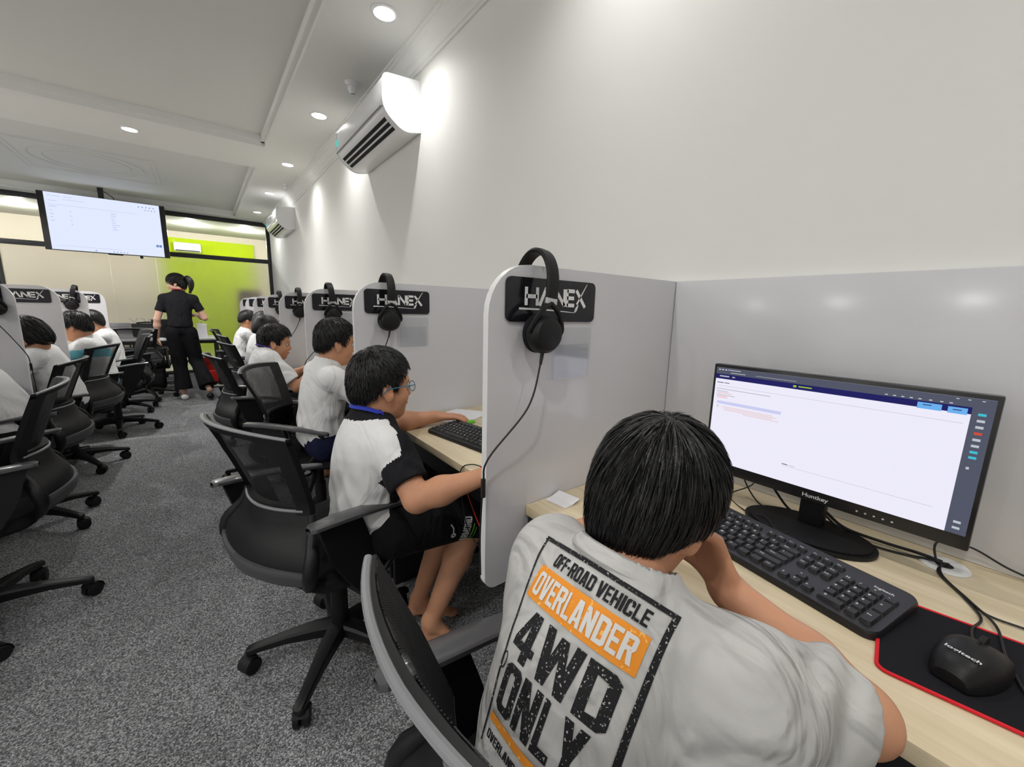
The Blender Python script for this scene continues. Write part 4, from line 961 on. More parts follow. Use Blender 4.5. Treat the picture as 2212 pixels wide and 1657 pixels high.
def sobj(name, PF, mats, parent, mi=None):
    P, F = PF; q = root_loc(parent); me = bpy.data.meshes.new(name)
    me.from_pydata((P - np.array(q)).tolist(), [], F.tolist())
    for m in (mats if isinstance(mats, (list, tuple)) else [mats]): me.materials.append(MAT[m])
    me.polygons.foreach_set('use_smooth', [True] * len(F))
    if mi is not None: me.polygons.foreach_set('material_index', mi.astype(np.int32))
    o = bpy.data.objects.new(name, me); COL.objects.link(o); o.parent = parent
    return o
def frame(fwd, up):
    """columns: forward, left, up"""
    f = nrm(np.asarray(fwd, float)); l = nrm(np.cross(up, f)); return np.stack([f, l, np.cross(f, l)], 1)
def rot(yaw, pitch=0., roll=0.):
    """yaw about z, pitch > 0 looks down, roll > 0 tips the head to its right"""
    R = Matrix.Rotation(math.radians(yaw), 3, 'Z') @ Matrix.Rotation(math.radians(pitch), 3, 'Y') @ Matrix.Rotation(math.radians(roll), 3, 'X')
    return np.array(R)
def ik(a, b, l1, l2, pole):
    a = np.asarray(a, float); b = np.asarray(b, float); d = b - a; L = min(np.linalg.norm(d), (l1 + l2) * .999); u = nrm(d)
    x = (l1 * l1 - l2 * l2 + L * L) / (2 * L); h = math.sqrt(max(l1 * l1 - x * x, 0)); p = np.asarray(pole, float); p = nrm(p - u * (p @ u))
    return a + u * x + p * h

def head_shape(S, c, R, s, neck, nr, k=.02):
    T = lambda x, y, z: c + R @ (np.array([x, y, z]) * s)
    e = lambda p, r, k=.02, sign=1, Q=None: S.ell(T(*p), np.array(r) * s, R if Q is None else R @ Q, k * s, sign)
    e((-.008, 0, .030), (.090, .074, .080)); e((.026, 0, -.030), (.060, .058, .082), .03); e((.020, 0, -.062), (.050, .050, .045), .03)
    e((.060, 0, -.088), (.022, .026, .020), .025)
    for y in (-1, 1): e((.052, .036 * y, -.030), (.026, .024, .028), .02); e((.080, .032 * y, .000), (.014, .019, .012), .010, -1)
    S.cap(T(.084, 0, .006), T(.100, 0, -.026), .0075 * s, .0095 * s, .014 * s)
    for y in (-1, 1): S.cap(T(.092, 0, -.030), T(.088, .012 * y, -.031), .0075 * s, .006 * s, .008 * s)
    e((.074, 0, .024), (.016, .044, .010), .018); e((.083, 0, -.054), (.010, .020, .008), .010); e((.081, 0, -.066), (.009, .016, .007), .008)
    for y in (-1, 1):
        Q = np.array(Matrix.Rotation(math.radians(-18), 3, 'Y') @ Matrix.Rotation(math.radians(14 * y), 3, 'Z'))
        e((-.006, .076 * y, -.010), (.018, .009, .032), .006, 1, Q); e((-.002, .086 * y, -.006), (.009, .008, .018), .005, -1, Q); e((-.002, .074 * y, -.036), (.008, .007, .009), .006, 1)
    S.cap(T(-.022, 0, -.04), neck, nr, nr * 1.08, .03)
    return T
def hair_shape(c, R, s, style):
    H = Shape(); T = lambda x, y, z: c + R @ (np.array([x, y, z]) * s)
    th, sd = style.get('top', .020), style.get('side', .010)
    H.ell(T(-.008, 0, .030), np.array([.090 + sd, .074 + sd, .080 + sd]) * s, R, .006 * s)
    H.ell(T(-.004, 0, .045), np.array([.086 + th * .6, .072 + th * .5, .070 + th * .8]) * s, R, .010 * s)
    H.ell(T(-.045, 0, -.005), np.array([.052 + sd, .060 + sd * .6, .072]) * s, R, .012 * s)
    if 'nape' in style: H.ell(T(-.055, 0, -.045), np.array([.030 + sd * .6, .048, .050]) * s, R, .015 * s)
    # hairline: keep above z = line(x)
    xs, zs = style['line']; H.line = style['line']; H.keep = 0. if 'nape' in style else .35 * style.get('len', .03)
    def fn(P):
        q = ((P - c) @ R) / s
        f = np.interp(q[..., 0], xs, zs) + style.get('jit', 0) * np.sin(q[..., 1] * 260 + 40 * q[..., 0])
        return (q[..., 2] - f) * s * .7
    H.full = Shape(); H.full.ops = list(H.ops)
    H.ops.append((-1, fn, c - .2, c + .2, .006 * s))
    def grain(P):
        q = ((P - c) @ R) / s; a = np.arctan2(q[..., 1], q[..., 0] + .04); return .0011 * s * np.sin(a * 31 + 3 * np.sin(q[..., 2] * 60)) + .0008 * s * np.sin(a * 67 + q[..., 2] * 50)
    H.fold(grain)
    return H
def strands(mb, H, c, R, s, n, length, width, crown, seed, lift=.0015, st_j=.16):
    """thin ribbons that follow the hair outward from the crown"""
    g = np.random.default_rng(seed); ca = c + R @ (np.array(crown) * s)
    d = g.normal(size=(n * 3, 3)); d /= np.linalg.norm(d, axis=1)[:, None]
    P = c + (d * np.array([.11, .10, .11]) * s) @ R.T + R @ np.array([-.01, 0, .02]) * s
    def grad(P):
        e = .0015; v = H.at(P); return v, np.stack([H.at(P + np.eye(3)[i] * e) - v for i in range(3)], -1) / e
    for _ in range(5):
        v, G = grad(P); P = P - G * (v / ((G * G).sum(-1) + 1e-6))[:, None] * .9
    v = H.at(P); vf = H.full.at(P); ok = (np.abs(v) < .003) & (np.abs(vf) < .004); ql = ((P - c) @ R) / s; ok &= ql[:, 2] > np.interp(ql[:, 0], H.line[0], H.line[1]) + H.keep; Hf = H.full
    def grad(P):
        e = .0015; v = Hf.at(P); return v, np.stack([Hf.at(P + np.eye(3)[i] * e) - v for i in range(3)], -1) / e
    P = P[ok][:n]; m = len(P); ln = length * (.6 + .7 * g.random(m)); w = width * (.6 + .8 * g.random(m)); lf_ = lift * (.2 + 1.6 * g.random(m)); tw = g.normal(size=m) * .7; jit = g.normal(size=(m, 3)) * st_j
    steps = 7; path = []; up = R[:, 2]
    for i in range(steps + 1):
        v, G = grad(P); N = G / (np.linalg.norm(G, axis=1)[:, None] + 1e-9)
        P2 = P - N * (v - .0012 - lf_ * (.3 + 1.2 * i / steps))[:, None]
        path.append((P2.copy(), N))
        t = P - ca + jit * .02 - up * .02 * s; t = t - N * (t * N).sum(1)[:, None]; t /= np.linalg.norm(t, axis=1)[:, None] + 1e-9
        t = t + jit * .25; t /= np.linalg.norm(t, axis=1)[:, None]
        P = P2 + t * (ln / steps)[:, None]
    V = []; F = []
    for i in range(steps + 1):
        p, N = path[i]; a = path[min(i + 1, steps)][0] - path[max(i - 1, 0)][0]; sdv = np.cross(a, N); sdv /= np.linalg.norm(sdv, axis=1)[:, None] + 1e-9; sdv = sdv * np.cos(tw)[:, None] + N * np.sin(tw)[:, None]
        ww = (w * (1 - (i / steps) ** 2 * .9))[:, None] / 2; V.append(p - sdv * ww); V.append(p + sdv * ww)
    V = np.stack(V, 1); k = 2 * (steps + 1); base = np.arange(m)[:, None] * k
    q = np.array([(2 * i, 2 * i + 1, 2 * i + 3, 2 * i + 2) for i in range(steps)])
    return V.reshape(-1, 3), (base[:, None, :] + q[None]).reshape(-1, 4)
def hand_shape(S, w, d, n, side, s, curl=.5, spread=.12, thumb=.6):
    """w wrist, d direction to the fingers, n out of the palm, side +1 left hand -1 right hand"""
    d = nrm(d); n = nrm(n - d * (n @ d)); t = np.cross(n, d) * -side * 1.0   # towards the thumb
    S.cap(w - d * .01 * s, w + d * .02 * s, .021 * s, .019 * s, .014 * s)
    for o in (-.022, -.007, .008, .022): S.cap(w + d * .022 * s + t * o * .75 * s, w + d * .070 * s + t * o * s, .0115 * s, .0100 * s, .010 * s)
    L = ((.022, .056), (.0075, .064), (-.0075, .060), (-.022, .047)); tips = []
    for i, (o, ln) in enumerate(L):
        p = w + d * .074 * s + t * o * s; dr = nrm(d + t * spread * (o / .022)); ang = curl * (.75 + .12 * i)
        for j, fr_ in enumerate((.45, .30, .25)):
            a = ang * (.55, .75, .6)[j]; dr = nrm(dr * math.cos(a) + n * math.sin(a)); q = p + dr * ln * fr_ * s
            S.cap(p, q, (.0088, .0080, .0072)[j] * s, (.0080, .0072, .0062)[j] * s, .004 * s); p = q
        tips.append(p)
    p = w + d * .020 * s + t * .020 * s; dr = nrm(d * .65 + t * .75 + n * .25 * thumb)
    for j, ln in enumerate((.034, .026, .022)):
        q = p + dr * ln * s; S.cap(p, q, (.0120, .0098, .0086)[j] * s, (.0100, .0088, .0072)[j] * s, .008 * s); p = q; dr = nrm(dr + d * .35 + n * .25 * thumb)
    return tips

def face_bits(body, T, R, s, pale=False):
    for y in (-1, 1):
        for nm, p, r, m in (('eye', (.0745, .031 * y, .0005), .0112, 'eye_white'), ('iris', (.0835, .031 * y, .0005), .0058, 'eye_dark')):
            bm = bmesh.new(); bmesh.ops.create_uvsphere(bm, u_segments=12, v_segments=8, radius=r * s)
            q = MB(); c = Vector(T(*p))
            for v in bm.verts: v.co = v.co + c
            q.bm(bm); o = q.obj(nm, m, body)
        q = MB(); q.tube([T(.083, .014 * y, .0215), T(.084, .028 * y, .0255), T(.076, .046 * y, .0205)], [.0028 * s, .0034 * s, .0016 * s], 6); q.obj('eyebrow', 'hair_black', body)
    q = MB(); q.tube([T(.081, -.019, -.0595), T(.0915, -.008, -.0585), T(.093, 0, -.060), T(.0915, .008, -.0585), T(.081, .019, -.0595)], [.0015 * s, .0042 * s, .0048 * s, .0042 * s, .0015 * s], 6); q.obj('lips', 'lip', body)

BOY = dict(line=([-.12, -.07, -.045, -.012, .004, .012, .028, .036, .055, .075, .11], [-.060, -.054, -.038, .002, .004, -.012, -.008, .022, .048, .060, .060]), top=.018, side=.006)
def person(name, label, J, st):
    """J: joints in world coordinates; st: looks"""
    s = st.get('s', 1.); hs = st.get('hs', s * .95); g = lambda k: np.asarray(J[k], float)
    t = thing(name, label, 'person', tuple(J['base']))
    res = st.get('res', .0055); skin = st.get('skin', 'skin'); hc, hR = g('head'), J['hR']
    B = Shape(); T = head_shape(B, hc, hR, hs, g('neck'), .043 * s)
    up = nrm(g('neck') - g('pelvis')); lf = g('shL') - g('shR'); lf = nrm(lf - up * (lf @ up)); fw = np.cross(lf, up); TR = np.stack([fw, lf, up], 1)
    B.cap(g('neck') + (g('pelvis') - g('neck')) * .12, g('pelvis'), .055 * s, .075 * s, .03); B.cap(g('shL'), g('shR'), .035 * s, None, .03)
    for a in 'LR':
        if ('el' + a) not in J: continue
        sh, el, wr = g('sh' + a), g('el' + a), g('wr' + a)
        B.cap(sh, el, .041 * s * st.get('arm', 1), .034 * s * st.get('arm', 1), .02); B.cap(el, el + (wr - el) * .35, .034 * s * st.get('arm', 1), .034 * s * st.get('arm', 1), .012); B.cap(el + (wr - el) * .35, wr, .034 * s * st.get('arm', 1), .021 * s, .02)
        h = J['hand' + a]; hand_shape(B, wr, np.asarray(h[0], float), np.asarray(h[1], float), 1 if a == 'L' else -1, s * .95, *h[2:])
    if st.get('legs', True):
        for a in 'LR':
            hp, kn, an, to = g('hp' + a), g('kn' + a), g('an' + a), g('to' + a)
            B.cap(hp, kn, .066 * s, .050 * s, .02); B.cap(kn, kn + (an - kn) * .4, .048 * s, .047 * s, .02); B.cap(kn + (an - kn) * .4, an, .047 * s, .029 * s, .02)
            if not st.get('shoes'):
                hl = an + np.array([0, 0, -an[2] + .024]); hl = hl - nrm(to - an) * .02
                B.cap(an, hl, .028 * s, .023 * s, .02); B.cap(hl, to, .024 * s, .016 * s, .02, sq=.75, R=(0, 0, 1)) ; B.cap(an, to, .026 * s, .012 * s, .02)
    body = sobj('body', B.mesh(res), skin, t)
    if st.get('face', True): face_bits(body, T, hR, hs)
    # hair
    H = hair_shape(hc, hR, hs, st['hair']); hm = H.mesh(st.get('hres', .005))
    if st.get('ns', 0):
        sv, sf = strands(None, H, hc, hR, hs, st['ns'], st['hair'].get('len', .035) * hs, st.get('sw', .0016), st['hair'].get('crown', (-.055, .0, .095)), len(label), st['hair'].get('lift', .0018), st['hair'].get('j', .16))
        hm = (np.concatenate([hm[0], sv]), np.concatenate([hm[1], sf + len(hm[0])]))
    ho = sobj('hair', hm, 'hair_black', t)
    # shirt
    S_ = Shape(); lo = st.get('loose', 1.); A = lambda x, y, z: g('pelvis') + TR @ np.array([x, y, z]); n = g('neck'); Ln = np.linalg.norm(n - g('pelvis')); Cc = lambda x, y, f: A(x, y, Ln * f)
    w = np.linalg.norm(g('shL') - g('shR')) / 2
    S_.ell(Cc(0, 0, .08), np.array([.105, w * .90, .10]) * [lo, lo, 1], TR, .05); S_.ell(Cc(-.005, 0, .35), np.array([.103, w * .88, .14]) * [lo, lo, 1], TR, .06); S_.ell(Cc(-.008, 0, .68), np.array([.098, w * .96, .14]) * [lo, lo, 1], TR, .06)
    sp = .012 * up
    for a in 'LR':
        sh, el = g('sh' + a), g('el' + a); S_.cap(n - up * .035 - fw * .008, sh + sp * .3, .050 * s, .050 * s, .04)
        f = st.get('sleeve', .62); ce_ = sh + (el - sh) * f
        if st.get('droop'): S_.cap(sh - up * .06, sh + (el - sh) * .55 - up * .045, .05 * s, .04 * s, .05)
        S_.cap(sh, ce_ + (el - sh) * .25, .054 * s * st.get('sl', 1), .058 * s * st.get('sl', 1), .03)
    S_.cap(n - up * .045, n + up * st.get('collar', .010), .066 * s, .052 * s, .03)
    if st.get('wrinkle', 1):
        wr_ = st.get('wrinkle', 1); ph = len(label) * .7
        def fold(P):
            q = (P - g('pelvis')) @ TR; x, y, z = q[..., 0], q[..., 1], q[..., 2]
            a = np.sin(z * 62 + 26 * np.abs(y) + 9 * np.sin(y * 14 + ph)) * np.clip(1 - z / (Ln * .75), 0, 1) * .0045
            b = np.sin(y * 46 + z * 21 + 2.2 * np.sin(z * 17 + ph)) * .0018
            c_ = np.zeros_like(x)
            for sd in 'LR':
                sh, el = g('sh' + sd), g('el' + sd); ax = nrm(el - sh); dd = (P - sh) @ ax; L = np.linalg.norm(el - sh)
                rr = np.sqrt((((P - sh) - dd[..., None] * ax) ** 2).sum(-1))
                m = np.clip(dd / .05, 0, 1) * np.clip(1 - (rr - .05) / .04, 0, 1); ang = ((P - sh) @ nrm(np.cross(ax, up) + 1e-6))
                c_ = c_ + m * .0030 * np.sin(dd * 60 + ang * 55 + 2.5 * np.sin(ang * 30 + dd * 22 + ph))
            return (a + b + c_) * wr_
        S_.fold(fold)
    # openings
    cr = st.get('collar', .010)
    for a in 'LR':
        sh, el = g('sh' + a), g('el' + a); f = st.get('sleeve', .62); ax = nrm(el - sh); ce_ = sh + (el - sh) * f
        S_.cap(ce_ - ax * .03, ce_ + ax * .14, .040 * s * st.get('sl', 1), .050 * s * st.get('sl', 1), .004, -1)
        S_.cut(ce_ + ax * .07, ax, .004, .115) if 0 else S_.cap(ce_ + ax * .075, ce_ + ax * .16, .085, .085, .004, -1) and S_.cut(ce_, ax, .004, .074)
    S_.cap(n - up * .008 + fw * .004, n + up * .08 + fw * .01, .046 * s, .062 * s, .006, -1)
    hem = Cc(0, 0, st.get('hem', -.10)); S_.cut(hem, -up + fw * st.get('hemt', 0.), .004)
    PF = S_.mesh(st.get('sres', res)); C = PF[0][PF[1]].mean(1); mi = None
    if 'paint' in st: mi = st['paint'](C, (C - g('pelvis')) @ TR, J, Ln)
    shirt = sobj('shirt', PF, st.get('shirt', 'shirt_white'), t, mi)
    shirt['_r'] = 1
    if st.get('neckband', True):
        MB().tube([n + up * (cr * .6 + .006 - .012 * math.cos(q)) + TR @ (np.array([math.cos(q) * .0555 + .004, math.sin(q) * .0555, 0]) * s) for q in [k * math.pi / 18 for k in range(36)]], .0062, 8, sy=1.7, closed=True).obj('neckband', st.get('band', (st.get('shirt') if isinstance(st.get('shirt', 'shirt_white'), str) else 'shirt_white') or 'shirt_white'), shirt)
    # trousers / shorts
    if st.get('legs', True):
        Q = Shape(); Q.ell(A(0, 0, .0), (.086, w * .78, .10), TR, .04)
        pl = st.get('short', .95)
        for a in 'LR':
            hp, kn, an = g('hp' + a), g('kn' + a), g('an' + a)
            Q.cap(hp, kn, .084 * s, .074 * s, .03)
            if pl > 1:
                f = pl - 1; e = kn + (an - kn) * f; fl = st.get('flare', 1.); Q.cap(kn, e, .066 * s, .060 * s * fl, .03); Q.cut(e, an - kn, .004, .14) if pl > 1.3 else Q.cut(e + nrm(an - kn) * .015, an - kn, .004, .082)
            else:
                e = hp + (kn - hp) * pl; Q.cap(e - (kn - hp) * .1, e + (kn - hp) * .4, .058 * s, .066 * s, .004, -1); Q.cut(e, kn - hp, .004, .11)
        t['_tr'] = sobj('trousers' if pl > 1.3 else 'shorts', Q.mesh(max(res, .006)), st.get('pants', 'cloth_black'), t)
    if 'lanyard' in st:
        pts = [n + TR @ (np.array([math.cos(q) * .060 - .002, math.sin(q) * .062, .012 + .016 * math.sin(q) ** 2 - .026 * math.cos(q)]) * s) for q in [math.radians(a) for a in range(70, 291, 20)]]
        f0 = n + fw * .085 * s - up * .10; pts = [f0 + lf * .012] + pts[::1] + [f0 - lf * .012]
        MB().tube(spline(pts, 4), .0022, 6, sy=3.).obj('lanyard', st['lanyard'], t)
    del shirt['_r']
    tr = t.get('_tr')
    if tr is not None: del t['_tr']
    return t, body, shirt, T
def sit(x, y, yaw, lean=12, s=1., head=None, hyaw=None, hpitch=12, hroll=0, wrL=None, wrR=None, elL=None, elR=None, twist=0., kneed=.36):
    """joints of a seated figure: pelvis over the seat centre (x, y)"""
    R = rot(yaw); f, l, u = R[:, 0], R[:, 1], R[:, 2]; P = V3(x, y, .545); lr = math.radians(lean); up = f * math.sin(lr) + u * math.cos(lr)
    neck = P + up * .365 * s; J = dict(base=(x, y, 0), pelvis=P, neck=neck); tl = math.radians(twist); sl = l * math.cos(tl) - f * math.sin(tl)
    for a, e in (('L', 1), ('R', -1)):
        J['sh' + a] = neck - up * .045 * s + sl * e * .140 * s; J['hp' + a] = P + l * e * .075 * s - u * .02; J['kn' + a] = P + f * kneed * s + l * e * .10 * s - u * .035
        J['an' + a] = V3(*(J['kn' + a] - f * .04)[:2], .075); J['to' + a] = V3(*(J['an' + a] + f * .14 * s)[:2], .022)
    J['head'] = np.asarray(head, float) if head is not None else neck + up * .10 * s + f * .03 * s + u * .035; J['hR'] = rot(yaw if hyaw is None else hyaw, hpitch, hroll)
    for a, e in (('L', 1), ('R', -1)):
        w = (wrL, wrR)[a == 'R']; el = (elL, elR)[a == 'R']
        w = np.asarray(w, float) if w is not None else V3(*(P + f * .40 * s + l * e * .12)[:2], .785)
        J['wr' + a] = w; J['el' + a] = np.asarray(el, float) if el is not None else ik(J['sh' + a], w, .23 * s, .215 * s, -u + l * e * .6 - f * .2)
        J['hand' + a] = (f * .9 + (-l * e) * .15 - u * .12, -u, .5)
    return J

def cloth_print(cloth, name, m, parts, O, u, d, n, W, off=.0011, cell=.004):
    """lays flat shapes, given in (u, v) units of W, onto the cloth along -n"""
    q = root_loc(cloth); me = cloth.data
    bv = BVHTree.FromPolygons([v.co.copy() for v in me.vertices], [tuple(p.vertices) for p in me.polygons])
    bm = bmesh.new()
    for V, F in parts:
        vs = [bm.verts.new((a, b, 0)) for a, b in V]
        for f in F:
            try: bm.faces.new([vs[i] for i in f])
            except ValueError: pass
    bmesh.ops.triangulate(bm, faces=bm.faces[:])
    for _ in range(7):
        e = [e for e in bm.edges if e.calc_length() * W > cell]
        if not e: break
        bmesh.ops.subdivide_edges(bm, edges=e, cuts=1); bmesh.ops.triangulate(bm, faces=bm.faces[:])
    O, u, d, n = (Vector(x) for x in (O, u, d, n)); bad = []
    for v in bm.verts:
        s = O + u * (v.co.x * W) + d * (v.co.y * W) - q + n * .15
        h = bv.ray_cast(s, -n, .35)
        if h[0] is None: bad.append(v)
        else: v.co = h[0] + h[1] * off
    bmesh.ops.delete(bm, geom=bad, context='VERTS')
    out = bpy.data.meshes.new(name); bm.to_mesh(out); bm.free(); out.materials.append(MAT[m]); out.polygons.foreach_set('use_smooth', [True] * len(out.polygons))
    o = bpy.data.objects.new(name, out); COL.objects.link(o); o.parent = cloth; return o
def glyph(ch):
    """heavy condensed capital as polygons in a unit box, and its relative width"""
    t, h = .33, .17; R = lambda x0, y0, x1, y1: [(x0, y0), (x1, y0), (x1, y1), (x0, y1)]
    def ring(x0, y0, x1, y1, gap=None):
        c, d = .20, .10; o = [(x0 + c, y0), (x1 - c, y0), (x1, y0 + d), (x1, y1 - d), (x1 - c, y1), (x0 + c, y1), (x0, y1 - d), (x0, y0 + d)]
        i = [(x0 + t + .05, y0 + h), (x1 - t - .05, y0 + h), (x1 - t, y0 + h + .04), (x1 - t, y1 - h - .04), (x1 - t - .05, y1 - h), (x0 + t + .05, y1 - h), (x0 + t, y1 - h - .04), (x0 + t, y0 + h + .04)]
        return [[o[k], o[(k + 1) % 8], i[(k + 1) % 8], i[k]] for k in range(8) if k != gap]
    S_ = R(0, 0, t, 1); D = {
        'O': (ring(0, 0, 1, 1), 1), 'I': ([R(0, 0, 1, 1)], .36), 'L': ([S_, R(t, 0, 1, h)], .78), '-': ([R(.1, .38, .9, .38 + h)], .5),
        'E': ([S_, R(t, 0, 1, h), R(t, 1 - h, 1, 1), R(t, .42, .9, .42 + h)], .80), 'F': ([S_, R(t, 1 - h, 1, 1), R(t, .42, .9, .42 + h)], .76),
        'H': ([S_, R(1 - t, 0, 1, 1), R(t, .42, 1 - t, .42 + h)], 1), 'N': ([S_, R(1 - t, 0, 1, 1), [(.0, 1), (t + .02, 1), (1, 0), (1 - t - .02, 0)]], 1),
        'A': ([[(0, 0), (.33, 0), (.58, 1), (.26, 1)], [(1, 0), (.67, 0), (.42, 1), (.74, 1)], R(.27, .18, .73, .33)], 1.02),
        'V': ([[(0, 1), (.34, 1), (.60, 0), (.26, 0)], [(1, 1), (.66, 1), (.40, 0), (.74, 0)]], 1.0),
        'Y': ([[(0, 1), (.36, 1), (.66, .38), (.34, .38)], [(1, 1), (.64, 1), (.34, .38), (.66, .38)], R(.34, 0, .66, .40)], 1.0),
        'W': ([[(0, 1), (.22, 1), (.37, 0), (.15, 0)], [(.37, 0), (.17, 0), (.40, .96), (.58, .96)], [(.63, 0), (.83, 0), (.60, .96), (.42, .96)], [(1, 1), (.78, 1), (.63, 0), (.85, 0)]], 1.5),
        'D': ([S_, [(t, 0), (.78, 0), (1, .10), (1 - t, h + .03), (t, h)], [(1 - t, h + .03), (1, .10), (1, .90), (1 - t, 1 - h - .03)], [(t, 1 - h), (1 - t, 1 - h - .03), (1, .90), (.78, 1), (t, 1)]], 1),
        'C': (ring(0, 0, 1, .98, 2) + [R(1 - t, .12, 1, .36), R(1 - t, .62, 1, .86)], .98), 'M': ([R(0, 0, .26, 1), R(.74, 0, 1, 1), [(.0, 1), (.30, 1), (.60, 0), (.40, 0)], [(1, 1), (.70, 1), (.40, 0), (.60, 0)]], 1.3),
        'R': ([S_] + [[(t, 1 - h), (.75, 1 - h), (.95, .94), (.8, 1), (t, 1)], [(1 - t, .60), (1, .56), (1, .90), (.95, .94), (1 - t, .80)], [(t, .42), (.80, .42), (1, .56), (1 - t, .60), (t, .42 + h)], [(.46, .46), (.80, .46), (1, 0), (.66, 0)]], 1),
        '4': ([R(.5, 0, .82, 1), R(0, .2, 1, .36), [(.0, .36), (.30, .36), (.62, 1), (.42, 1)]], 1.0)}
    return D[ch]
def word(s, u0, u1, v0, v1, bold=0., skew=0.):
    x = 0; V = []; F = []
    for ch in s:
        if ch == ' ': x += .4; continue
        P, w = glyph(ch)
        for p in P: F.append(tuple(range(len(V), len(V) + len(p)))); V += [(x + a * w, b) for a, b in p]
        x += w + .12
    x -= .12
    return [(u0 + (u1 - u0) * a / x, v1 - (v1 - v0) * b + skew * a / x) for a, b in V], F
def bar(pts, w0):
    """a strip along points in (u, v)"""
    V = []; F = []
    for i, (a, b) in enumerate(pts):
        p = pts[max(i - 1, 0)]; r = pts[min(i + 1, len(pts) - 1)]; dx, dy = r[0] - p[0], r[1] - p[1]; L = math.hypot(dx, dy); V += [(a - dy / L * w0 / 2, b + dx / L * w0 / 2), (a + dy / L * w0 / 2, b - dx / L * w0 / 2)]
    for i in range(len(pts) - 1): F.append((2 * i, 2 * i + 1, 2 * i + 3, 2 * i + 2))
    return V, F
def quad(u0, v0, u1, v1): return [(u0, v0), (u1, v0), (u1, v1), (u0, v1)], [(0, 1, 2, 3)]

# ------------------------------------------------------------------ people
# near boy: seen from behind, cheek resting on his right hand
R1 = rot(8, 26, 7)
J = sit(.245, .265, 2, 20, head=(.426, .263, .972), hyaw=8)
J.update(hR=R1, neck=V3(.352, .250, .905), pelvis=V3(.235, .262, .535), shL=V3(.352, .357, .868), shR=V3(.385, .130, .850), elR=V3(.520, .056, .785), wrR=V3(.525, .205, .845), elL=V3(.47, .47, .785), wrL=V3(.66, .43, .785))
J['handR'] = (V3(-.18, .35, .75), V3(-.85, .35, .25), 1.1, .1, .3); J['handL'] = (V3(.9, -.3, -.05), V3(0, 0, -1), .4)
b1, body1, shirt1, T1 = person('person', 'near boy seen from behind in a printed white off-road shirt, head on his hand', J, dict(hs=.825, collar=.022, droop=1, res=.0045, sres=.0045, hres=.0045, hair=dict(line=([-.12, -.07, -.045, -.012, .012, .022, .05, .075, .11], [-.090, -.084, -.066, -.030, -.020, .018, .035, .045, .04]), top=.022, side=.013, nape=1, len=.060, lift=.0026, j=.10), ns=15000, sw=.0015, shirt='shirt_grey_white', pants='cloth_black', sleeve=.74, sl=.96, wrinkle=1.25, loose=.95))
FR = ((.3209, .3329, .9215), (.12017, -.99092, -.06039), (-.64079, -.03096, -.7671), (-.75826, -.13088, .63868), .16227)
cloth_print(shirt1, 'print_frame', 'print_black_worn', [bar([(-.02, .0), (.5, -.005), (1.015, .0)], .030), bar([(1.0, .0), (1.0, .5), (1.0, 1.3)], .034), bar([(-.005, .0), (.015, .15), (.06, .35), (.12, .55), (.16, .75), (.18, .95), (.2, 1.3)], .016)], *FR)
cloth_print(shirt1, 'print_words_off_road_vehicle', 'print_black', [word('OFF-ROAD VEHICLE', .205, .905, .045, .140, .035)], *FR)
cloth_print(shirt1, 'print_orange_block', 'print_orange', [quad(.11, .170, .945, .395)], *FR)
cloth_print(shirt1, 'print_word_overlander', 'print_letter', [word('OVERLANDER', .155, .905, .205, .360, .045)], *FR, off=.0019)
cloth_print(shirt1, 'print_words_4wd_only', 'print_black_worn', [word('4WD', .205, .915, .435, .740, .055), word('ONLY', .235, .86, .770, 1.06, .055)], *FR)
cloth_print(shirt1, 'print_orange_stripe', 'print_orange', [quad(.22, 1.10, .70, 1.145)], *FR)
cloth_print(shirt1, 'print_small_word', 'print_black', [word('OVERLANDER', .24, .60, 1.19, 1.24, .02)], *FR)
cloth_print(shirt1, 'print_ring', 'print_black', [bar([(.185 + .022 * math.cos(a), .80 + .05 * math.sin(a)) for a in [k * math.pi / 8 for k in range(17)]], .008)], *FR)
# boy in glasses
J = sit(.40, 1.20, 10, 3, head=(.425, 1.222, .962), hyaw=3, hpitch=4)
J.update(neck=V3(.392, 1.215, .868), pelvis=V3(.365, 1.205, .535), shL=V3(.42, 1.345, .80), shR=V3(.405, 1.09, .80), elR=V3(.425, .965, .690), wrR=V3(.575, .845, .765), elL=V3(.52, 1.43, .772), wrL=V3(.70, 1.395, .785))
J.update(knR=V3(.70, 1.10, .505), knL=V3(.72, 1.27, .505), anR=V3(.56, 1.17, .10), toR=V3(.63, 1.11, .025), anL=V3(.585, 1.33, .075), toL=V3(.69, 1.245, .022))
J['handR'] = (V3(.9, -.25, .05), V3(0, 0, -1), .4); J['handL'] = (V3(.9, -.42, -.02), V3(0, 0, -1), .35)
def paint2(C, q, J, Ln):
    m = (q[:, 0] > .028) & (q[:, 2] > .0)
    for a in 'LR':
        d = J['el' + a] - J['sh' + a]; L = np.linalg.norm(d); tt = ((C - J['sh' + a]) @ d) / L ** 2; rr = np.linalg.norm(C - J['sh' + a] - tt[:, None] * d, axis=1); m |= (tt > .34) & (rr < .085)
    m |= (np.linalg.norm(C - J['neck'], axis=1) < .078)
    return m.astype(int)
b2, body2, shirt2, T2 = person('person', 'boy in glasses with a white and black shirt and blue lanyard', J, dict(hair=dict(BOY, top=.016, side=.007, len=.014), ns=5000, sw=.0016, band='shirt_black', shirt=['shirt_white', 'shirt_black'], paint=paint2, lanyard='ribbon_blue', sleeve=.74, res=.005, arm=1.1, short=1.10))
sh2 = [o for o in b2.children if o.name.startswith('shorts')][0]
FS = ((.600, 1.03, .462), (.22, 0, .975), (.975, 0, -.22), (0, -1, 0), .085)
cloth_print(sh2, 'print_word_armond', 'print_white', [word('ARMOND', 0, 1, 0, .33)], *FS)
cloth_print(sh2, 'print_green_line', 'green_plastic', [quad(.1, .42, .75, .47), quad(.2, .55, .6, .58)], *FS)
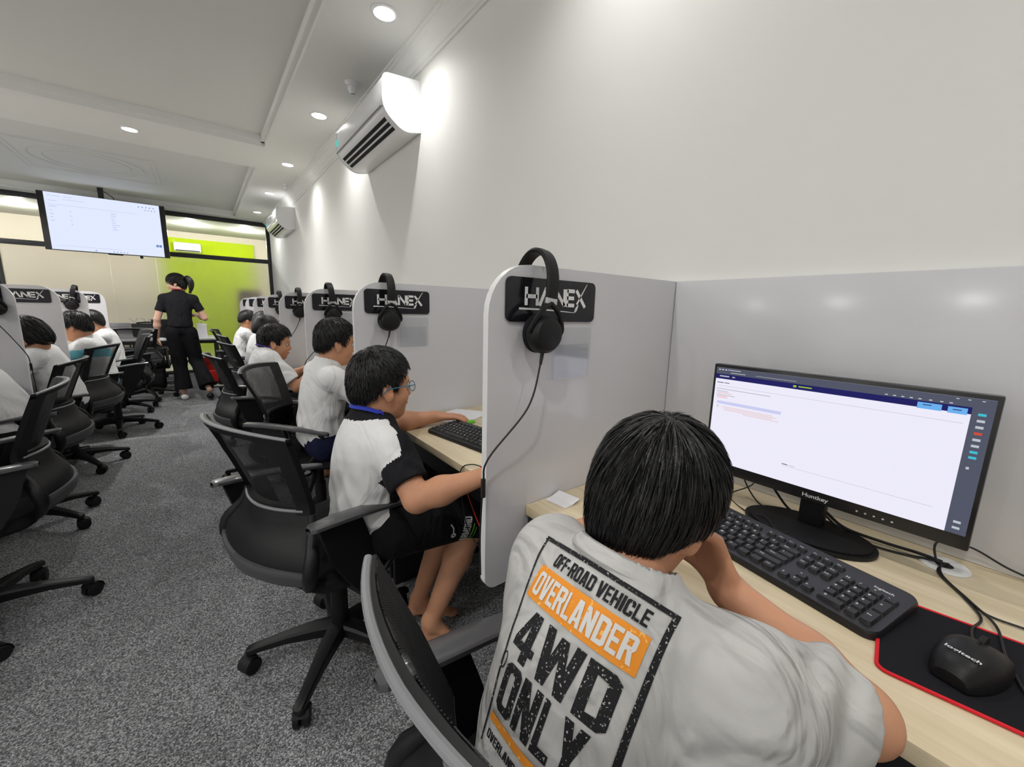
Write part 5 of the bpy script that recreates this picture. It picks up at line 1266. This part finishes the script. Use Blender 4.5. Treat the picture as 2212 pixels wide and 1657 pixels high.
cloth_print(sh2, 'print_pale_mark', 'print_white', [bar([(.75, -.55), (.6, -.42), (.35, -.38)], .05), bar([(.32 + .07 * math.cos(a), -.36 + .07 * math.sin(a)) for a in [k * math.pi / 6 for k in range(13)]], .06)], *FS)
gl = MB(); c = lambda *p: Vector(T2(*p))
for y in (-1, 1):
    gl.tube([c(.096 + .0, .033 * y + .021 * math.cos(a), .002 + .017 * math.sin(a)) for a in [k * math.pi / 10 for k in range(20)]], .0012, 6, closed=True)
    gl.tube([c(.095, .054 * y, .010), c(.085, .066 * y, .010), c(.03, .079 * y, .006), c(-.012, .083 * y, .002), c(-.026, .083 * y, -.014)], .0017, 6)
gl.tube([c(.097, -.012, .006), c(.100, 0, .009), c(.097, .012, .006)], .0012, 6)
go = gl.obj('glasses', 'glasses_frame', b2)
for y in (-1, 1): MB().add([c(.096, .033 * y + .020 * math.cos(a), .002 + .016 * math.sin(a)) for a in [k * math.pi / 10 for k in range(20)]], [tuple(range(20))]).obj('lens', 'acrylic', go, smooth=False)
MB().tube([Vector(J['wrR'] + V3(*p)) for p in [(-.012 + .004 * math.cos(a), .026 * math.cos(a), .026 * math.sin(a)) for a in [k * math.pi / 8 for k in range(16)]]], .0022, 6, closed=True).obj('bracelet', 'red_edge', b2)
# boy in the plain white shirt
J = sit(.43, 2.14, 4, 6, head=(.520, 2.125, 1.022), hyaw=2, hpitch=8)
J.update(neck=V3(.475, 2.125, .925))
b3, _, _, T3 = person('person', 'boy in a plain white shirt with navy shorts beyond the boy in glasses', J, dict(hair=dict(BOY, top=.022, len=.02), ns=3500, sw=.002, shirt='shirt_white', pants='cloth_navy', sleeve=.8, res=.006))
# boy with the purple lanyard
J = sit(.30, 3.05, 0, 4, head=(.370, 3.040, .960), hyaw=-8, hpitch=10, wrL=(.62, 3.14, .785), wrR=(.62, 2.93, .785))
b4, _, _, T4 = person('person', 'boy in profile with a purple lanyard over his white shirt', J, dict(hair=dict(BOY, top=.022, len=.02), ns=2500, sw=.0024, lanyard='ribbon_purple', shirt='shirt_white', sleeve=.8, res=.006))
for i, (x, y, hd, lab) in enumerate(((.34, 3.92, (.42, 3.90, 1.0), 'dark haired child behind the boy with the purple lanyard, head bowed'), (.42, 4.80, (.50, 4.78, 1.02), 'dark haired child second behind the boy with the purple lanyard'), (.36, 5.72, (.44, 5.70, 1.02), 'child in white at the far end of the wall row'))):
    J = sit(x, y, 0, 8, head=hd, hyaw=-2, hpitch=16); person('person', lab, J, dict(hair=dict(BOY, top=.02, side=.012), shirt='shirt_white', sleeve=.75, res=.008, hres=.007, face=False))
# row across the aisle
J = sit(-.76, 2.20, 182, 8, head=(-.98, 2.2, 1.0), hpitch=20)
person('person', 'child in white at the photo edge, seen through the first chair across the aisle', J, dict(hair=BOY, shirt='shirt_white', sleeve=.75, res=.008, hres=.007, face=False))
J = sit(-.76, 2.98, 180, 22, head=(-1.00, 2.95, .955), hpitch=25)
person('person', 'child in white at the photo edge, behind the slack headphone cord', J, dict(hair=BOY, shirt='shirt_white', sleeve=.75, res=.008, hres=.007, face=False))
J = sit(-.74, 3.78, 178, 14, head=(-.835, 3.72, .975), hyaw=150, hpitch=38, hroll=-12)
person('person', 'boy with messy black hair, head down across the aisle', J, dict(hair=dict(BOY, line=([-.12, -.07, -.045, -.012, .012, .022, .05, .075, .11], [-.105, -.095, -.075, -.035, -.012, .018, .04, .052, .05]), top=.03, side=.016, nape=1, len=.05, lift=.004), ns=1500, sw=.003, shirt='shirt_white', sleeve=.75, res=.007, hres=.006))
J = sit(-.69, 4.60, 178, 6, head=(-.775, 4.55, 1.0), hyaw=165, hpitch=12)
def paint5(C, q, J, Ln): return ((np.abs(q[:, 2] - Ln * .62 - .03 * np.sin(q[:, 1] * 9)) < .035) | (np.abs(q[:, 2] - .02) < .05)).astype(int)
person('person', 'boy in a white shirt with teal bands across the aisle', J, dict(hair=dict(BOY, top=.018, side=.010, len=.025), ns=1500, sw=.003, shirt=['shirt_white', 'teal_dye'], paint=paint5, sleeve=.75, res=.007, hres=.006))
J = sit(-.74, 5.55, 180, 4, head=(-.835, 5.53, 1.0), hyaw=185, hpitch=10)
person('person', 'boy in white half hidden by the end partition across the aisle', J, dict(hair=BOY, shirt='shirt_white', sleeve=.75, res=.008, hres=.007))
# woman walking towards the table, looking to her left
y0 = 6.48; x0 = -.205
J = dict(base=(x0, y0, 0), head=(x0 + .005, y0 + .03, 1.435), hR=rot(168, 8), neck=(x0 + .015, y0, 1.325), pelvis=(x0 - .005, y0, .90), shL=(x0 - .132, y0 + .03, 1.25), shR=(x0 + .150, y0 - .03, 1.25),
         elL=(x0 - .215, y0 + .01, 1.00), wrL=(x0 - .235, y0 + .06, .79), elR=(x0 + .245, y0 - .02, 1.02), wrR=(x0 + .17, y0 + .18, 1.05), hpL=(x0 - .075, y0, .84), hpR=(x0 + .075, y0, .84), knL=(x0 - .055, y0 + .05, .46), anL=(x0 - .04, y0 - .02, .085), toL=(x0 - .06, y0 + .13, .022),
         knR=(x0 + .115, y0 + .06, .47), anR=(x0 + .215, y0 - .22, .13), toR=(x0 + .225, y0 - .10, .03))
J['handL'] = (V3(-.15, .15, -1), V3(.9, .3, 0), 1.2); J['handR'] = (V3(-.4, .8, .1), V3(-.3, -.2, -.9), .9)
bw, bodyw, shw, Tw = person('person', 'woman in a black shirt and flared black trousers walking to the table', J, dict(s=1.0,  hair=dict(line=([-.12, -.07, -.045, -.012, .012, .022, .05, .075, .11], [-.072, -.070, -.058, -.040, -.026, -.004, .034, .052, .05]), nape=1, top=.016, side=.012, len=.05, crown=(-.09, 0, .04)), ns=2500, sw=.0025, skin='skin_pale', shirt='shirt_black', pants='cloth_black', sleeve=.62, short=1.88, flare=1.55, hem=.02, res=.006, shoes=True, wrinkle=.4, lanyard='ribbon_red', loose=.95, sl=.86))
tl = MB(); p0 = Vector(Tw(-.095, 0, .045))
tl.tube(spline([p0, p0 + Vector((.030, -.02, .015)), p0 + Vector((.055, -.035, -.03)), p0 + Vector((.058, -.04, -.10)), p0 + Vector((.038, -.035, -.17))], 6), [.014 + .022 * math.sin(math.pi * min(1, i / 22)) for i in range(25)], 10); tl.obj('ponytail', 'hair_black', bw)
for a, e in (('L', 'white flat shoe'), ('R', 'dark shoe sole turned up')):
    S2 = Shape(); an, to = V3(*J['an' + a]), V3(*J['to' + a]); hl = V3(an[0], an[1] - .03, max(.026, an[2] - .075))
    S2.cap(hl, to, .033, .026, .02, sq=.8, R=(0, 0, 1)); S2.cap(hl + V3(0, 0, .012), hl + (to - hl) * .4, .034, .034, .02)
    o = sobj('shoe', S2.mesh(.006), 'table_white' if a == 'L' else 'dark_plastic', bw); o['label'] = e
